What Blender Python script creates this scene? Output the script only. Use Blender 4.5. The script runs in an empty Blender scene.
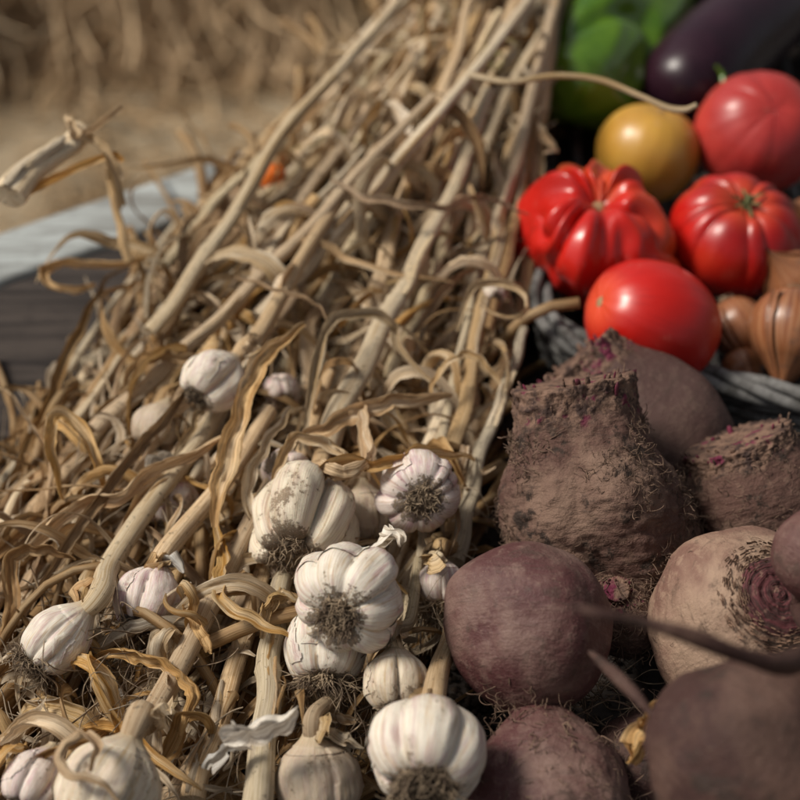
import bpy, math, random
import numpy as np
from mathutils import Vector, Matrix, Quaternion, noise
PI = math.pi
rnd = random.Random(11)
S = bpy.context.scene
COL = S.collection

# ------------------------------------------------------------------ camera model
F = 1604.0; CH = 0.60; PITCH = math.radians(40)
CAM = Vector((0, 0, CH))
RIGHT = Vector((1, 0, 0)); FWD = Vector((0, math.cos(PITCH), -math.sin(PITCH))); UP = Vector((0, math.sin(PITCH), math.cos(PITCH)))
def at(px, py, z):
    """point of the place seen at a spot of the photo, at height z above the table top"""
    d = FWD + RIGHT*((px-400)/F) + UP*((400-py)/F)
    return CAM + d*((z-CH)/d.z)
def pxm(p): return (p-CAM).dot(FWD)/F          # metres per photo pixel at point p
def cdir(x, y, t): return (RIGHT*x + UP*y - FWD*t).normalized()
def to_px(p):
    d = p-CAM; k = d.dot(FWD); return 400+F*d.dot(RIGHT)/k, 400-F*d.dot(UP)/k

# ------------------------------------------------------------------ scene helpers
def tag(o, label=None, cat=None, group=None, kind=None):
    if label: o['label'] = label
    if cat: o['category'] = cat
    if group: o['group'] = group
    if kind: o['kind'] = kind
    return o
def thing(name, label, cat, loc, zdir=None, spin=0, group=None):
    e = bpy.data.objects.new(name, None); COL.objects.link(e); e.empty_display_size = 0.01
    q = Quaternion()
    if zdir is not None: q = Vector(zdir).normalized().to_track_quat('Z', 'Y')
    q = q @ Quaternion((0, 0, 1), spin)
    M = Matrix.LocRotScale(Vector(loc), q, None)
    e.location = loc; e.rotation_mode = 'QUATERNION'; e.rotation_quaternion = q
    tag(e, label, cat, group)
    return e, M.inverted()

class MB:
    def __init__(s): s.v = []; s.f = []; s.uv = []; s.n = 0
    def grid(s, P, closed=False, U=None, V=None, inv=None):
        R, C = len(P), len(P[0]); b = s.n
        for row in P:
            for p in row:
                p = Vector(p)
                s.v.append(tuple(inv @ p) if inv is not None else tuple(p))
        s.n += R*C
        CC = C if closed else C-1
        for i in range(R-1):
            for j in range(CC):
                k = (j+1) % C
                s.f.append((b+i*C+j, b+i*C+k, b+(i+1)*C+k, b+(i+1)*C+j))
                u0 = U[j] if U else j/C; u1 = (U[j+1] if U and j+1 < len(U) else (j+1)/(C if closed else C-1)) if U else (j+1)/C
                v0 = V[i] if V else i/(R-1); v1 = V[i+1] if V else (i+1)/(R-1)
                s.uv += [u0, v0, u1, v0, u1, v1, u0, v1]
    def fan(s, ring, c, inv=None, v=0.0):
        b = s.n
        for p in list(ring)+[c]:
            p = Vector(p); s.v.append(tuple(inv @ p) if inv is not None else tuple(p))
        m = len(ring); s.n += m+1
        for j in range(m):
            s.f.append((b+j, b+(j+1) % m, b+m)); s.uv += [j/m, v, (j+1)/m, v, (j+.5)/m, v]
    def build(s, name, mat, parent=None, smooth=True):
        me = bpy.data.meshes.new(name); me.from_pydata(s.v, [], s.f)
        ul = me.uv_layers.new(name='UVMap'); ul.data.foreach_set('uv', s.uv)
        if smooth: me.shade_smooth()
        me.materials.append(mat)
        o = bpy.data.objects.new(name, me); COL.objects.link(o)
        if parent: o.parent = parent
        return o

def catmull(pts, n):
    pts = [Vector(p) for p in pts]
    if len(pts) < 3: return [pts[0].lerp(pts[-1], i/(n-1)) for i in range(n)]
    P = [pts[0]*2-pts[1]] + pts + [pts[-1]*2-pts[-2]]
    out = []; m = len(pts)-1
    for i in range(n):
        t = i/(n-1)*m; k = min(int(t), m-1); t -= k
        a, b, c, d = P[k], P[k+1], P[k+2], P[k+3]
        out.append(0.5*((2*b)+(c-a)*t+(2*a-5*b+4*c-d)*t*t+(3*b-a-3*c+d)*t**3))
    return out
def frames(path, n0=None):
    T = []
    for i in range(len(path)):
        a = path[max(i-1, 0)]; b = path[min(i+1, len(path)-1)]
        d = b-a
        T.append(d.normalized() if d.length > 1e-9 else (T[-1] if T else Vector((0, 0, 1))))
    n = n0 if n0 is not None else Vector((0, 0, 1))
    if abs(n.dot(T[0])) > .95: n = Vector((1, 0, 0))
    n = (n-T[0]*n.dot(T[0])).normalized(); N = [n]
    for i in range(1, len(path)):
        n = N[-1]-T[i]*N[-1].dot(T[i])
        N.append(n.normalized() if n.length > 1e-6 else N[-1])
    return T, N
def arclen(path):
    L = [0]
    for i in range(1, len(path)): L.append(L[-1]+(path[i]-path[i-1]).length)
    return L
def tube(mb, path, rad, sides=6, inv=None, mod=None, caps=True, flat=1.0):
    T, N = frames(path); L = arclen(path); P = []
    for i, p in enumerate(path):
        r = rad(i/(len(path)-1)) if callable(rad) else rad
        B = T[i].cross(N[i]); row = []
        for j in range(sides):
            a = 2*PI*j/sides
            k = r*(mod(a, L[i]) if mod else 1)
            row.append(p+B*(math.cos(a)*k)+N[i]*(math.sin(a)*k*flat))
        P.append(row)
    mb.grid(P, closed=True, V=L, inv=inv)
    if caps:
        mb.fan(list(reversed(P[0])), path[0], inv, L[0]); mb.fan(P[-1], path[-1], inv, L[-1])
def ribbon(mb, path, width, twist=None, gutter=.35, cols=7, inv=None, n0=None, seed=0., rag=.12):
    T, N = frames(path, n0); L = arclen(path); P = []; n = len(path)
    for i, p in enumerate(path):
        t = i/(n-1); w = width(t) if callable(width) else width
        a = twist(t) if twist else 0
        nn = N[i]*math.cos(a)+T[i].cross(N[i])*math.sin(a); bb = T[i].cross(nn); row = []
        g = gutter*(1+.8*noise.noise((L[i]*25, seed, 3.1)))
        for j in range(cols):
            s = 2*j/(cols-1)-1
            e = 1+rag*noise.noise((L[i]*90, s*1.5+seed, 7.7))*2+rag*1.2*noise.noise((L[i]*260, s*1.5+seed, 1.7))
            off = bb*(w*s*e*math.cos(g*abs(s)))+nn*(w*abs(s)**1.4*math.sin(g*1.5)) 
            off += nn*(w*.30*noise.noise((L[i]*60, s*2.2, seed))+w*.30*noise.noise((L[i]*210, s*3.5, seed+9))+w*.10*math.sin(s*9+seed))
            row.append(p+off)
        P.append(row)
    mb.grid(P, closed=False, U=[j/(cols-1) for j in range(cols)], V=L, inv=inv)

# ------------------------------------------------------------------ materials
class NT:
    def __init__(s, name):
        m = bpy.data.materials.new(name); m.use_nodes = True; s.m = m; s.t = m.node_tree
        s.b = s.t.nodes['Principled BSDF']; s.out = s.t.nodes['Material Output']
    def n(s, ty, **k):
        nd = s.t.nodes.new(ty)
        for a, v in k.items(): setattr(nd, a, v)
        return nd
    def l(s, a, b): s.t.links.new(a, b)
    def put(s, sock, v):
        if hasattr(v, 'is_linked') or hasattr(v, 'links'): s.l(v, sock)
        else: sock.default_value = v
    def math(s, op, a, b=0., c=None, clamp=False):
        nd = s.n('ShaderNodeMath', operation=op, use_clamp=clamp); s.put(nd.inputs[0], a); s.put(nd.inputs[1], b)
        if c is not None: s.put(nd.inputs[2], c)
        return nd.outputs[0]
    def mix(s, f, a, b, mode='MIX'):
        nd = s.n('ShaderNodeMix', data_type='RGBA', blend_type=mode); s.put(nd.inputs[0], f)
        for i, v in ((6, a), (7, b)):
            if isinstance(v, tuple) and len(v) == 3: v = v+(1,)
            s.put(nd.inputs[i], v)
        return nd.outputs[2]
    def ramp(s, f, lo, hi, smooth=True):
        nd = s.n('ShaderNodeMapRange', interpolation_type='SMOOTHSTEP' if smooth else 'LINEAR', clamp=True)
        s.put(nd.inputs[0], f); nd.inputs[1].default_value = lo; nd.inputs[2].default_value = hi
        return nd.outputs[0]
    def noise(s, vec, scale, detail=4, rough=.55, dist=0.):
        nd = s.n('ShaderNodeTexNoise', noise_dimensions='3D'); s.put(nd.inputs['Vector'], vec)
        nd.inputs['Scale'].default_value = scale; nd.inputs['Detail'].default_value = detail
        nd.inputs['Roughness'].default_value = rough; nd.inputs['Distortion'].default_value = dist
        return nd.outputs[0]
    def voro(s, vec, scale, feature='F1'):
        nd = s.n('ShaderNodeTexVoronoi', feature=feature); s.put(nd.inputs['Vector'], vec); nd.inputs['Scale'].default_value = scale
        return nd.outputs['Distance']
    def objvec(s):
        tc = s.n('ShaderNodeTexCoord'); oi = s.n('ShaderNodeObjectInfo')
        sc = s.n('ShaderNodeVectorMath', operation='ADD'); s.l(tc.outputs['Object'], sc.inputs[0])
        c = s.n('ShaderNodeCombineXYZ'); r = s.math('MULTIPLY', oi.outputs['Random'], 37.)
        s.l(r, c.inputs[0]); s.l(r, c.inputs[1]); s.l(c.outputs[0], sc.inputs[1]); s.rand = oi.outputs['Random']
        return sc.outputs[0]
    def uvs(s):
        tc = s.n('ShaderNodeUVMap'); sp = s.n('ShaderNodeSeparateXYZ'); s.l(tc.outputs[0], sp.inputs[0])
        return sp.outputs[0], sp.outputs[1]
    def cyl(s, u, v, ku, kv):
        """seamless vector round a tube or bulb, stretched along it"""
        a = s.math('MULTIPLY', u, 2*PI); c = s.n('ShaderNodeCombineXYZ')
        s.l(s.math('MULTIPLY', s.math('COSINE', a), ku), c.inputs[0]); s.l(s.math('MULTIPLY', s.math('SINE', a), ku), c.inputs[1])
        oi = s.n('ShaderNodeObjectInfo'); s.rand = oi.outputs['Random']
        s.l(s.math('MULTIPLY_ADD', v, kv, s.math('MULTIPLY', oi.outputs['Random'], 61.)), c.inputs[2])
        return c.outputs[0]
    def lin(s, u, v, ku, kv):
        c = s.n('ShaderNodeCombineXYZ'); oi = s.n('ShaderNodeObjectInfo'); s.rand = oi.outputs['Random']
        s.l(s.math('MULTIPLY', u, ku), c.inputs[0]); s.l(s.math('MULTIPLY', v, kv), c.inputs[1]); s.l(s.math('MULTIPLY', oi.outputs['Random'], 61.), c.inputs[2])
        return c.outputs[0]
    def bump(s, h, strength, dist=.001, prev=None):
        nd = s.n('ShaderNodeBump'); s.put(nd.inputs['Height'], h); nd.inputs['Strength'].default_value = strength; nd.inputs['Distance'].default_value = dist
        if prev is not None: s.l(prev, nd.inputs['Normal'])
        s.l(nd.outputs[0], s.b.inputs['Normal']); return nd.outputs[0]
    def fin(s, color, rough=.6, spec=.4, **k):
        if isinstance(color, tuple) and len(color) == 3: color = color+(1,)
        s.put(s.b.inputs['Base Color'], color); s.put(s.b.inputs['Roughness'], rough); s.b.inputs['Specular IOR Level'].default_value = spec
        for a, v in k.items(): s.b.inputs[a.replace('_', ' ')].default_value = v
        return s.m

def garlic_mat(name, base=(.70, .62, .53), warm=(.58, .45, .31), pink=(.46, .27, .30), pinkamt=.5, dirt=.5, dirtcol=(.09, .065, .045)):
    t = NT(name); u, v = t.uvs(); ov = t.objvec()
    st = t.noise(t.cyl(u, v, 6., 1.3), 2.2, 3)
    fine = t.noise(t.cyl(u, v, 30., 2.0), 2.0, 3)
    c = t.mix(t.ramp(st, .5, .72), base, warm)
    pk = t.noise(t.cyl(u, v, 3.2, 2.0), 1.6, 2)
    pm = t.math('MULTIPLY', t.ramp(pk, .48, .68), pinkamt)
    pm = t.math('MULTIPLY', pm, t.math('ADD', t.ramp(fine, .35, .7), .25), clamp=True)
    c = t.mix(pm, c, pink)
    c = t.mix(t.math('MULTIPLY', t.ramp(fine, .50, .62), .45), c, (.40, .30, .21))
    n1 = t.noise(ov, 55, 5, .65); n2 = t.noise(ov, 420, 4, .7)
    nearroot = t.math('SUBTRACT', 1., t.ramp(v, .07, .27))
    lo = t.math('ADD', t.math('MULTIPLY', n1, .6), t.math('MULTIPLY', n2, .5))
    lo = t.math('ADD', lo, t.math('MULTIPLY', nearroot, .20))
    dm = t.ramp(lo, .685-.08*dirt, .735-.06*dirt)
    n3 = t.noise(ov, 900, 3, .7); dc = t.mix(t.ramp(n3, .38, .62), (dirtcol[0]*.5, dirtcol[1]*.5, dirtcol[2]*.5), (.24, .18, .125))
    c = t.mix(t.math('MULTIPLY', dm, t.math('ADD', t.ramp(n3, .3, .6), .35), clamp=True), c, dc)
    film = t.math('MULTIPLY', t.ramp(n1, .45, .72), .2+.35*dirt)
    c = t.mix(film, c, (.30, .22, .15))
    c = t.mix(t.ramp(v, .80, .97), c, t.mix(t.ramp(fine, .4, .6), (.52, .42, .29), (.38, .28, .17)))
    b = t.bump(fine, .25, .0012); t.bump(n2, .35, .0009, b)
    return t.fin(c, t.math('MULTIPLY_ADD', dm, .4, .48), .35, Subsurface_Weight=.12, Subsurface_Scale=.004)

def stalk_mat(name, pale=(.50, .41, .30), tan=(.34, .235, .13), grey=(.25, .20, .155), dirt=.5):
    t = NT(name); u, v = t.uvs(); ov = t.objvec()
    f1 = t.noise(t.cyl(u, v, 5., 14.), 2.0, 4, .6); f2 = t.noise(t.cyl(u, v, 22., 45.), 2.0, 4, .65)
    c = t.mix(t.ramp(f1, .42, .62), pale, tan)
    c = t.mix(t.math('MULTIPLY', t.ramp(f2, .52, .66), .42), c, (.20, .13, .075))
    n = t.noise(t.cyl(u, v, 1.2, 18.), 1.5, 4, .6)
    c = t.mix(t.math('MULTIPLY', t.ramp(n, .54-.1*dirt, .72), .7*dirt), c, grey)
    n2 = t.noise(ov, 300, 3, .7)
    c = t.mix(t.math('MULTIPLY', t.ramp(n2, .60, .68), .6), c, (.07, .05, .035))
    hs = t.n('ShaderNodeHueSaturation'); t.l(c, hs.inputs['Color']); t.l(t.math('MULTIPLY_ADD', t.rand, .45, .8), hs.inputs['Value']); t.l(t.math('MULTIPLY_ADD', t.math('FRACT', t.math('MULTIPLY', t.rand, 13.7)), .35, .92), hs.inputs['Saturation'])
    b = t.bump(f2, .8, .0008); t.bump(n2, .3, .0005, b)
    return t.fin(hs.outputs[0], .66, .3)

def leaf_mat(name, a=(.50, .36, .19), b=(.33, .195, .08), c0=(.62, .52, .37), trans=.25):
    t = NT(name); u, v = t.uvs()
    f1 = t.noise(t.lin(u, v, 3., 12.), 1.5, 4, .6); f2 = t.noise(t.lin(u, v, 30., 22.), 1.3, 3, .6)
    c = t.mix(t.ramp(f1, .40, .62), a, b)
    c = t.mix(t.math('MULTIPLY', t.ramp(t.noise(t.lin(u, v, 2., 20.), 1.1, 2), .5, .7), .8), c, c0)
    c = t.mix(t.math('MULTIPLY', t.ramp(f2, .48, .64), .7), c, (.15, .085, .038))
    sp = t.noise(t.lin(u, v, 9., 300.), 1.6, 3, .7)
    c = t.mix(t.math('MULTIPLY', t.ramp(sp, .64, .70), .6), c, (.06, .045, .03))
    hs = t.n('ShaderNodeHueSaturation'); t.l(c, hs.inputs['Color']); t.l(t.math('MULTIPLY_ADD', t.rand, .5, .78), hs.inputs['Value'])
    rr = t.math('FRACT', t.math('MULTIPLY', t.rand, 17.3)); t.l(t.math('MULTIPLY_ADD', rr, .4, .84), hs.inputs['Saturation'])
    t.bump(f2, .8, .0006)
    m = t.fin(hs.outputs[0], .55, .35)
    tr = t.n('ShaderNodeBsdfTranslucent'); t.l(hs.outputs[0], tr.inputs[0]); mx = t.n('ShaderNodeMixShader'); mx.inputs[0].default_value = trans
    t.l(t.b.outputs[0], mx.inputs[1]); t.l(tr.outputs[0], mx.inputs[2]); t.l(mx.outputs[0], t.out.inputs[0])
    return m

def root_mat(name, c1, c2):
    t = NT(name); ov = t.objvec(); n = t.noise(ov, 160, 4, .6)
    return t.fin(t.mix(t.ramp(n, .38, .62), c1, c2), .85, .15)

def beet_mat(name, skin=(.16, .075, .075), dust=(.30, .20, .155), soil=(.085, .055, .04), rough_amt=.5, dust_lo=.45, wet=.55, bark=0.):
    t = NT(name); u, v = t.uvs(); ov = t.objvec()
    n1 = t.noise(ov, 22, 5, .6, .4); n2 = t.noise(ov, 160, 5, .7); n3 = t.noise(ov, 700, 3, .7)
    rings = t.noise(t.cyl(u, v, 2.2, 38.), 1.6, 4, .6)
    c = t.mix(t.ramp(n1, dust_lo, dust_lo+.25), skin, dust)
    c = t.mix(t.math('MULTIPLY', t.ramp(n2, .5, .66), .55), c, dust)
    c = t.mix(t.math('MULTIPLY', t.ramp(t.noise(ov, 60, 6, .7), .54, .64), .85*rough_amt), c, soil)
    c = t.mix(t.math('MULTIPLY', t.ramp(rings, .55, .7), .45), c, soil)
    c = t.mix(t.math('MULTIPLY', t.ramp(n3, .60, .72), .4), c, (.30, .21, .155))
    if bark:
        tm = t.ramp(t.math('ADD', v, t.math('MULTIPLY', t.math('SUBTRACT', t.noise(ov, 70, 5, .7), .5), .34)), .84, .93); bk = t.mix(t.ramp(n2, .40, .62), (.20, .120, .085), (.045, .026, .022))
        bk = t.mix(t.ramp(t.noise(ov, 75, 3, .5), .58, .66), bk, (.13, .02, .045)); c = t.mix(tm, c, bk)
    b = t.bump(rings, .35*rough_amt+.1, .0015); b = t.bump(n2, .6*rough_amt+.15, .0022, b); t.bump(n3, .5*rough_amt+.05, .0007, b)
    return t.fin(c, t.math('MULTIPLY_ADD', n2, .35, wet-.1), .3)

def tomato_mat(name, c1, c2, c3=None, rough=.22, speck=.25, shoulder=None):
    t = NT(name); u, v = t.uvs(); ov = t.objvec()
    n = t.noise(ov, 16, 3, .5, .3); c = t.mix(t.ramp(n, .38, .66), c1, c2)
    if c3: c = t.mix(t.math('MULTIPLY', t.ramp(t.noise(ov, 11, 2), .52, .68), .7), c, c3)
    if shoulder: c = t.mix(t.math('MULTIPLY', t.math('SUBTRACT', 1., t.ramp(v, .03, .22)), .75), c, shoulder)
    fine = t.noise(t.cyl(u, v, 14., 3.), 1.6, 3)
    c = t.mix(t.math('MULTIPLY', t.ramp(fine, .56, .7), speck), c, c2)
    dust = t.noise(ov, 90, 5, .7)
    c = t.mix(t.math('MULTIPLY', t.ramp(dust, .6, .75), .22), c, (.45, .25, .18))
    t.bump(t.noise(ov, 45, 3, .5), .12, .002)
    return t.fin(c, t.math('MULTIPLY_ADD', dust, .28, rough-.08), .5, Subsurface_Weight=.08, Subsurface_Scale=.004, Coat_Weight=.10, Coat_Roughness=.15)

M = {}
M['garlic_white'] = garlic_mat('garlic_white_skin', (.71, .65, .56), pinkamt=.75, dirt=.45)
M['garlic_pink'] = garlic_mat('garlic_pink_skin', (.70, .61, .56), (.55, .42, .34), (.44, .22, .28), 1., .45)
M['garlic_cream'] = garlic_mat('garlic_cream_skin', (.68, .59, .46), (.52, .38, .22), pinkamt=.35, dirt=.6)
M['garlic_dirty'] = garlic_mat('garlic_dirty_skin', (.68, .60, .47), (.52, .41, .27), pinkamt=.35, dirt=1.15)
M['garlic_brown'] = garlic_mat('garlic_brown_skin', (.50, .41, .31), (.36, .27, .18), (.34, .22, .22), .5, .7)
M['stalk_pale'] = stalk_mat('stalk_pale_fibre', (.80, .68, .51), (.60, .445, .28), (.36, .29, .22), dirt=.3)
M['stalk_tan'] = stalk_mat('stalk_tan_fibre', (.70, .535, .355), (.49, .325, .185), (.30, .235, .17), dirt=.4)
M['stalk_grey'] = stalk_mat('stalk_grey_fibre', (.62, .53, .39), (.43, .34, .22), (.20, .155, .125), dirt=.8)
M['stalk_brown'] = stalk_mat('stalk_brown_fibre', (.50, .355, .22), (.32, .195, .105), dirt=.45)
M['leaf_ochre'] = leaf_mat('leaf_ochre_dry', (.66, .46, .25), (.47, .28, .125), (.74, .60, .42))
M['leaf_pale'] = leaf_mat('leaf_pale_dry', (.68, .54, .37), (.52, .37, .21), (.78, .68, .53))
M['leaf_brown'] = leaf_mat('leaf_brown_dry', (.44, .285, .15), (.27, .16, .08), (.54, .40, .25))
M['leaf_green'] = leaf_mat('leaf_greenish_dry', (.56, .52, .27), (.50, .38, .19), (.68, .62, .40))
M['skin_flake'] = leaf_mat('papery_skin', (.84, .80, .73), (.74, .66, .56), (.86, .84, .80), .3)
M['root_tuft'] = root_mat('root_tuft_fibre', (.33, .25, .17), (.12, .085, .06))
M['root_pale'] = root_mat('root_pale_fibre', (.46, .37, .26), (.24, .17, .11))
M['root_plate'] = root_mat('root_plate_soil', (.20, .15, .10), (.055, .04, .03))
M['soil'] = root_mat('dark_soil', (.05, .035, .027), (.022, .016, .012))

# ------------------------------------------------------------------ garlic
def lobes(n, seed):
    r = random.Random(seed); w = [r.uniform(.5, 1.6) for _ in range(n)]; s = sum(w); b = [0]; 
    for x in w: b.append(b[-1]+x/s*2*PI)
    amp = [r.uniform(.88, 1.1) for _ in range(n)]
    def f(a):
        a %= 2*PI
        for i in range(n):
            if b[i] <= a <= b[i+1]:
                s_ = 2*(a-b[i])/(b[i+1]-b[i])-1
                return s_, amp[i]
        return 1, 1
    return f
def bulb_mesh(mb, R, seed, n=8, depth=.22, squash=.82, neck=1.25, neckr=.17, rough=.02, NA=128, NV=76):
    f = lobes(n, seed); P = []; sd = seed*3.7
    for i in range(NV):
        t = i/(NV-1)
        # v from dished root plate round the belly to the neck
        if t < .80:
            a = -PI*.5+(t/.80)*PI*.80       # -90 .. 54 degrees
            r = math.cos(a)**.72*1.0 if math.cos(a) > 0 else 0
            z = math.sin(a)*squash
            if a < -PI*.25: z += .20*squash*((-a-PI*.25)/(PI*.25))**1.5      # root end dishes in
            rr, zz = r, z; last = (r, z)
        else:
            k = (t-.80)/.20; r0, z0 = last
            rr = r0*(1-k)**1.7*(1-.0)+neckr*(1-(1-k)**1.7); zz = z0+(neck-z0)*k**.85
        row = []
        for j in range(NA):
            ang = 2*PI*j/NA+.12*math.sin(t*5+seed)*(t)
            s_, am = f(ang)
            d = depth*(math.sin(min(1, t/.86)*PI)**.5 if t < .86 else 0)
            lob = (1-abs(s_)**2.6)
            groove = -.25*max(0, 1-abs(abs(s_)-1)*8)
            k2 = am**(1 if d else 0)*(1-d+d*lob+d*groove) if d else 1
            nz = 1+rough*2*noise.noise((math.cos(ang)*2+sd, math.sin(ang)*2, zz*2))+rough*noise.noise((math.cos(ang)*7+sd, math.sin(ang)*7, zz*3))
            x = rr*R*k2*nz; z2 = zz*R
            if t < .45: z2 -= R*.16*lob*math.sin(min(1, t/.22)*PI*.5)*(1-t/.45)*(depth/.22)
            row.append(Vector((math.cos(ang)*x, math.sin(ang)*x, z2)))
        P.append(row)
    mb.grid(P, closed=True)
    return P
def tuft(mb, c, R, count, length, rr, spread=1.0, curl=1.0, down=None, r=.00042):
    for k in range(count):
        a = rr.uniform(0, 2*PI); q = math.sqrt(rr.random())*R
        p = Vector(c)+Vector((math.cos(a)*q, math.sin(a)*q, rr.uniform(0, .1)*R))
        d = Vector((math.cos(a)*spread*q/R*1.2+rr.uniform(-.4, .4), math.sin(a)*spread*q/R*1.2+rr.uniform(-.4, .4), -1)).normalized()
        L = length*rr.uniform(.35, 1.15); n = 9; path = [p.copy()]; w = Vector((rr.gauss(0, 1), rr.gauss(0, 1), rr.gauss(0, 1)))
        for i in range(n):
            w = w*.7+Vector((rr.gauss(0, 1), rr.gauss(0, 1), rr.gauss(0, 1)))*.7
            d = (d+w*.28*curl+(down*.25 if down else Vector((0, 0, 0)))).normalized(); p = p+d*L/n; path.append(p.copy())
        r0 = r*rr.uniform(.6, 1.4)
        tube(mb, path, lambda t: r0*(1-.75*t), 3, caps=False)

def stalk_mod(seed):
    def f(a, L): return 1+.10*noise.noise((math.cos(a)*1.6+seed, math.sin(a)*1.6, L*14))+.07*noise.noise((math.cos(a)*5+seed, math.sin(a)*5, L*10))
    return f
def garlic(px, py, z, Rpx, root, label, mat, seed, n=8, depth=.22, squash=.82, stalk=None, stalk_mat='stalk_tan', sr=.0055, tuft_n=110, tuft_len=.5, tuft_r=.30, spin=0, rough=.02, neck=1.25, neckr=.17, tmat='root_tuft', wraps=1):
    c = at(px, py, z); R = Rpx*pxm(c); rd = cdir(*root)
    e, inv = thing('garlic_bulb', label, 'garlic bulb', c, -rd, spin, 'garlic bulbs with dried stalks')
    mb = MB(); P = bulb_mesh(mb, R, seed, n, depth, squash, neck, neckr, rough); 
    b = mb.build('bulb', M[mat], e)
    rr = random.Random(seed)
    for k in range(2 if Rpx > 30 else 1):      # outer skin lifting off in torn sheets
        j0 = rr.randrange(128); wd = rr.randint(9, 24); i0 = rr.randint(20, 34); i1 = rr.randint(46, 66); rows = []
        for i in range(i0, i1):
            row = []; f = (i-i0)/(i1-i0-1)
            for q in range(wd):
                g = q/(wd-1); jj = q+7*noise.noise((i*.06, g*.7, seed+k))+.8*noise.noise((i*.3, g*2, seed+k)); a = P[i][int(j0+jj) % 128]
                lift = 1.012+.16*max(0, g-.75)**1.6+.12*max(0, .28-f)**1.5+.006*noise.noise((i*.25, q*.25, seed))-.011*(1 if (q == 0 or i == i1-1) else 0)
                row.append(Vector((a.x*lift, a.y*lift, a.z*(1+.4*(lift-1)))))
            rows.append(row)
        mb = MB(); mb.grid(rows, U=[((j0+q)/128) for q in range(wd)], V=[(i0+i)/75 for i in range(len(rows))]); mb.build('papery_skin', M[mat], e)
    mb = MB(); zc = -R*squash*.80      # root plate: a knobbly disc
    rows = []
    for i in range(7):
        q = i/6; row = []
        for j in range(24):
            a = 2*PI*j/24; k = R*tuft_r*(.15+.85*q)*(1+.18*noise.noise((math.cos(a)*2+seed, math.sin(a)*2, q*3)))
            row.append(Vector((math.cos(a)*k, math.sin(a)*k, zc-R*.17*(1-q**3)+R*.05*noise.noise((math.cos(a)*8*q, math.sin(a)*8*q, seed))+R*.04*noise.noise((math.cos(a)*3, math.sin(a)*3, seed+q*4))+ (R*.12 if i == 6 else 0))))
        rows.append(row)
    mb.grid(rows, closed=True); mb.fan(list(reversed(rows[0])), Vector((0, 0, zc-R*.21)))
    rp = mb.build('root_plate', M['root_plate'], e)
    if tuft_n:
        mb = MB(); tuft(mb, (0, 0, zc-R*.14), R*tuft_r*.95, tuft_n, R*tuft_len, rr, 1.1, 1.2, down=(inv.to_3x3() @ Vector((0, 0, -1)))*.5)
        mb.build('root_tuft', M[tmat], rp)
    if stalk:
        neckp = inv.inverted() @ Vector((0, 0, R*neck*.72)); n2 = inv.inverted() @ Vector((0, 0, R*(neck+.35)))
        pts = [neckp, n2]
        for s in stalk:
            q = at(*s)
            if (q-pts[-1]).length > R*.9 and (q-pts[-1]).dot(pts[-1]-pts[-2]) > -.2*R*(q-pts[-1]).length: pts.append(q)
        path = catmull(pts, 44); mb = MB(); r1 = R*neckr*.92
        tube(mb, path, lambda t: (r1*(1-min(1, t*5))+sr*min(1, t*5))*(1-.3*t), 16, inv, stalk_mod(seed))
        s = mb.build('stalk', M[stalk_mat], e)
        for w in range(wraps):      # papery sheath peeling off the neck
            i0 = rr.randint(2, 8); pth = path[i0:i0+14]; off = cdir(rr.uniform(-1, 1), rr.uniform(-1, 1), .6)*sr*1.15
            pth = [p+off+Vector((rr.gauss(0, .0006), rr.gauss(0, .0006), .001)) for p in pth]
            mb = MB(); ribbon(mb, pth, lambda t: .006*math.sin(PI*min(1, .1+t*.9))**.6, lambda t: t*.8, .7, 7, inv, n0=off, seed=seed+w)
            mb.build('sheath', M['leaf_pale'], e)
    return e

# ------------------------------------------------------------------ the pile of stalks
def clamp(x, a=0., b=1.): return max(a, min(b, x))
def left_x(py):
    pts = [(-60, 460), (0, 395), (170, 232), (250, 140), (330, 92), (430, 20), (520, -90), (900, -300)]
    for (a, xa), (b, xb) in zip(pts, pts[1:]):
        if a <= py <= b: return xa+(xb-xa)*(py-a)/(b-a)
    return pts[0][1] if py < -60 else -300
def right_x(py):
    pts = [(-60, 575), (0, 560), (150, 543), (300, 530), (380, 505), (560, 462), (700, 410), (800, 370), (900, 350)]
    for (a, xa), (b, xb) in zip(pts, pts[1:]):
        if a <= py <= b: return xa+(xb-xa)*(py-a)/(b-a)
    return 560 if py < -60 else 340
def ztop(px, py):
    z = .036+.075*clamp((420-py)/420)**1.2
    e = clamp((px-left_x(py))/90); return z*(.35+.65*e)
CONV = (640, -270)
def flow(px, py, jit=0.):
    a = math.atan2(-(CONV[1]-py), CONV[0]-px)+jit; return math.cos(a), -math.sin(a)

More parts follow.
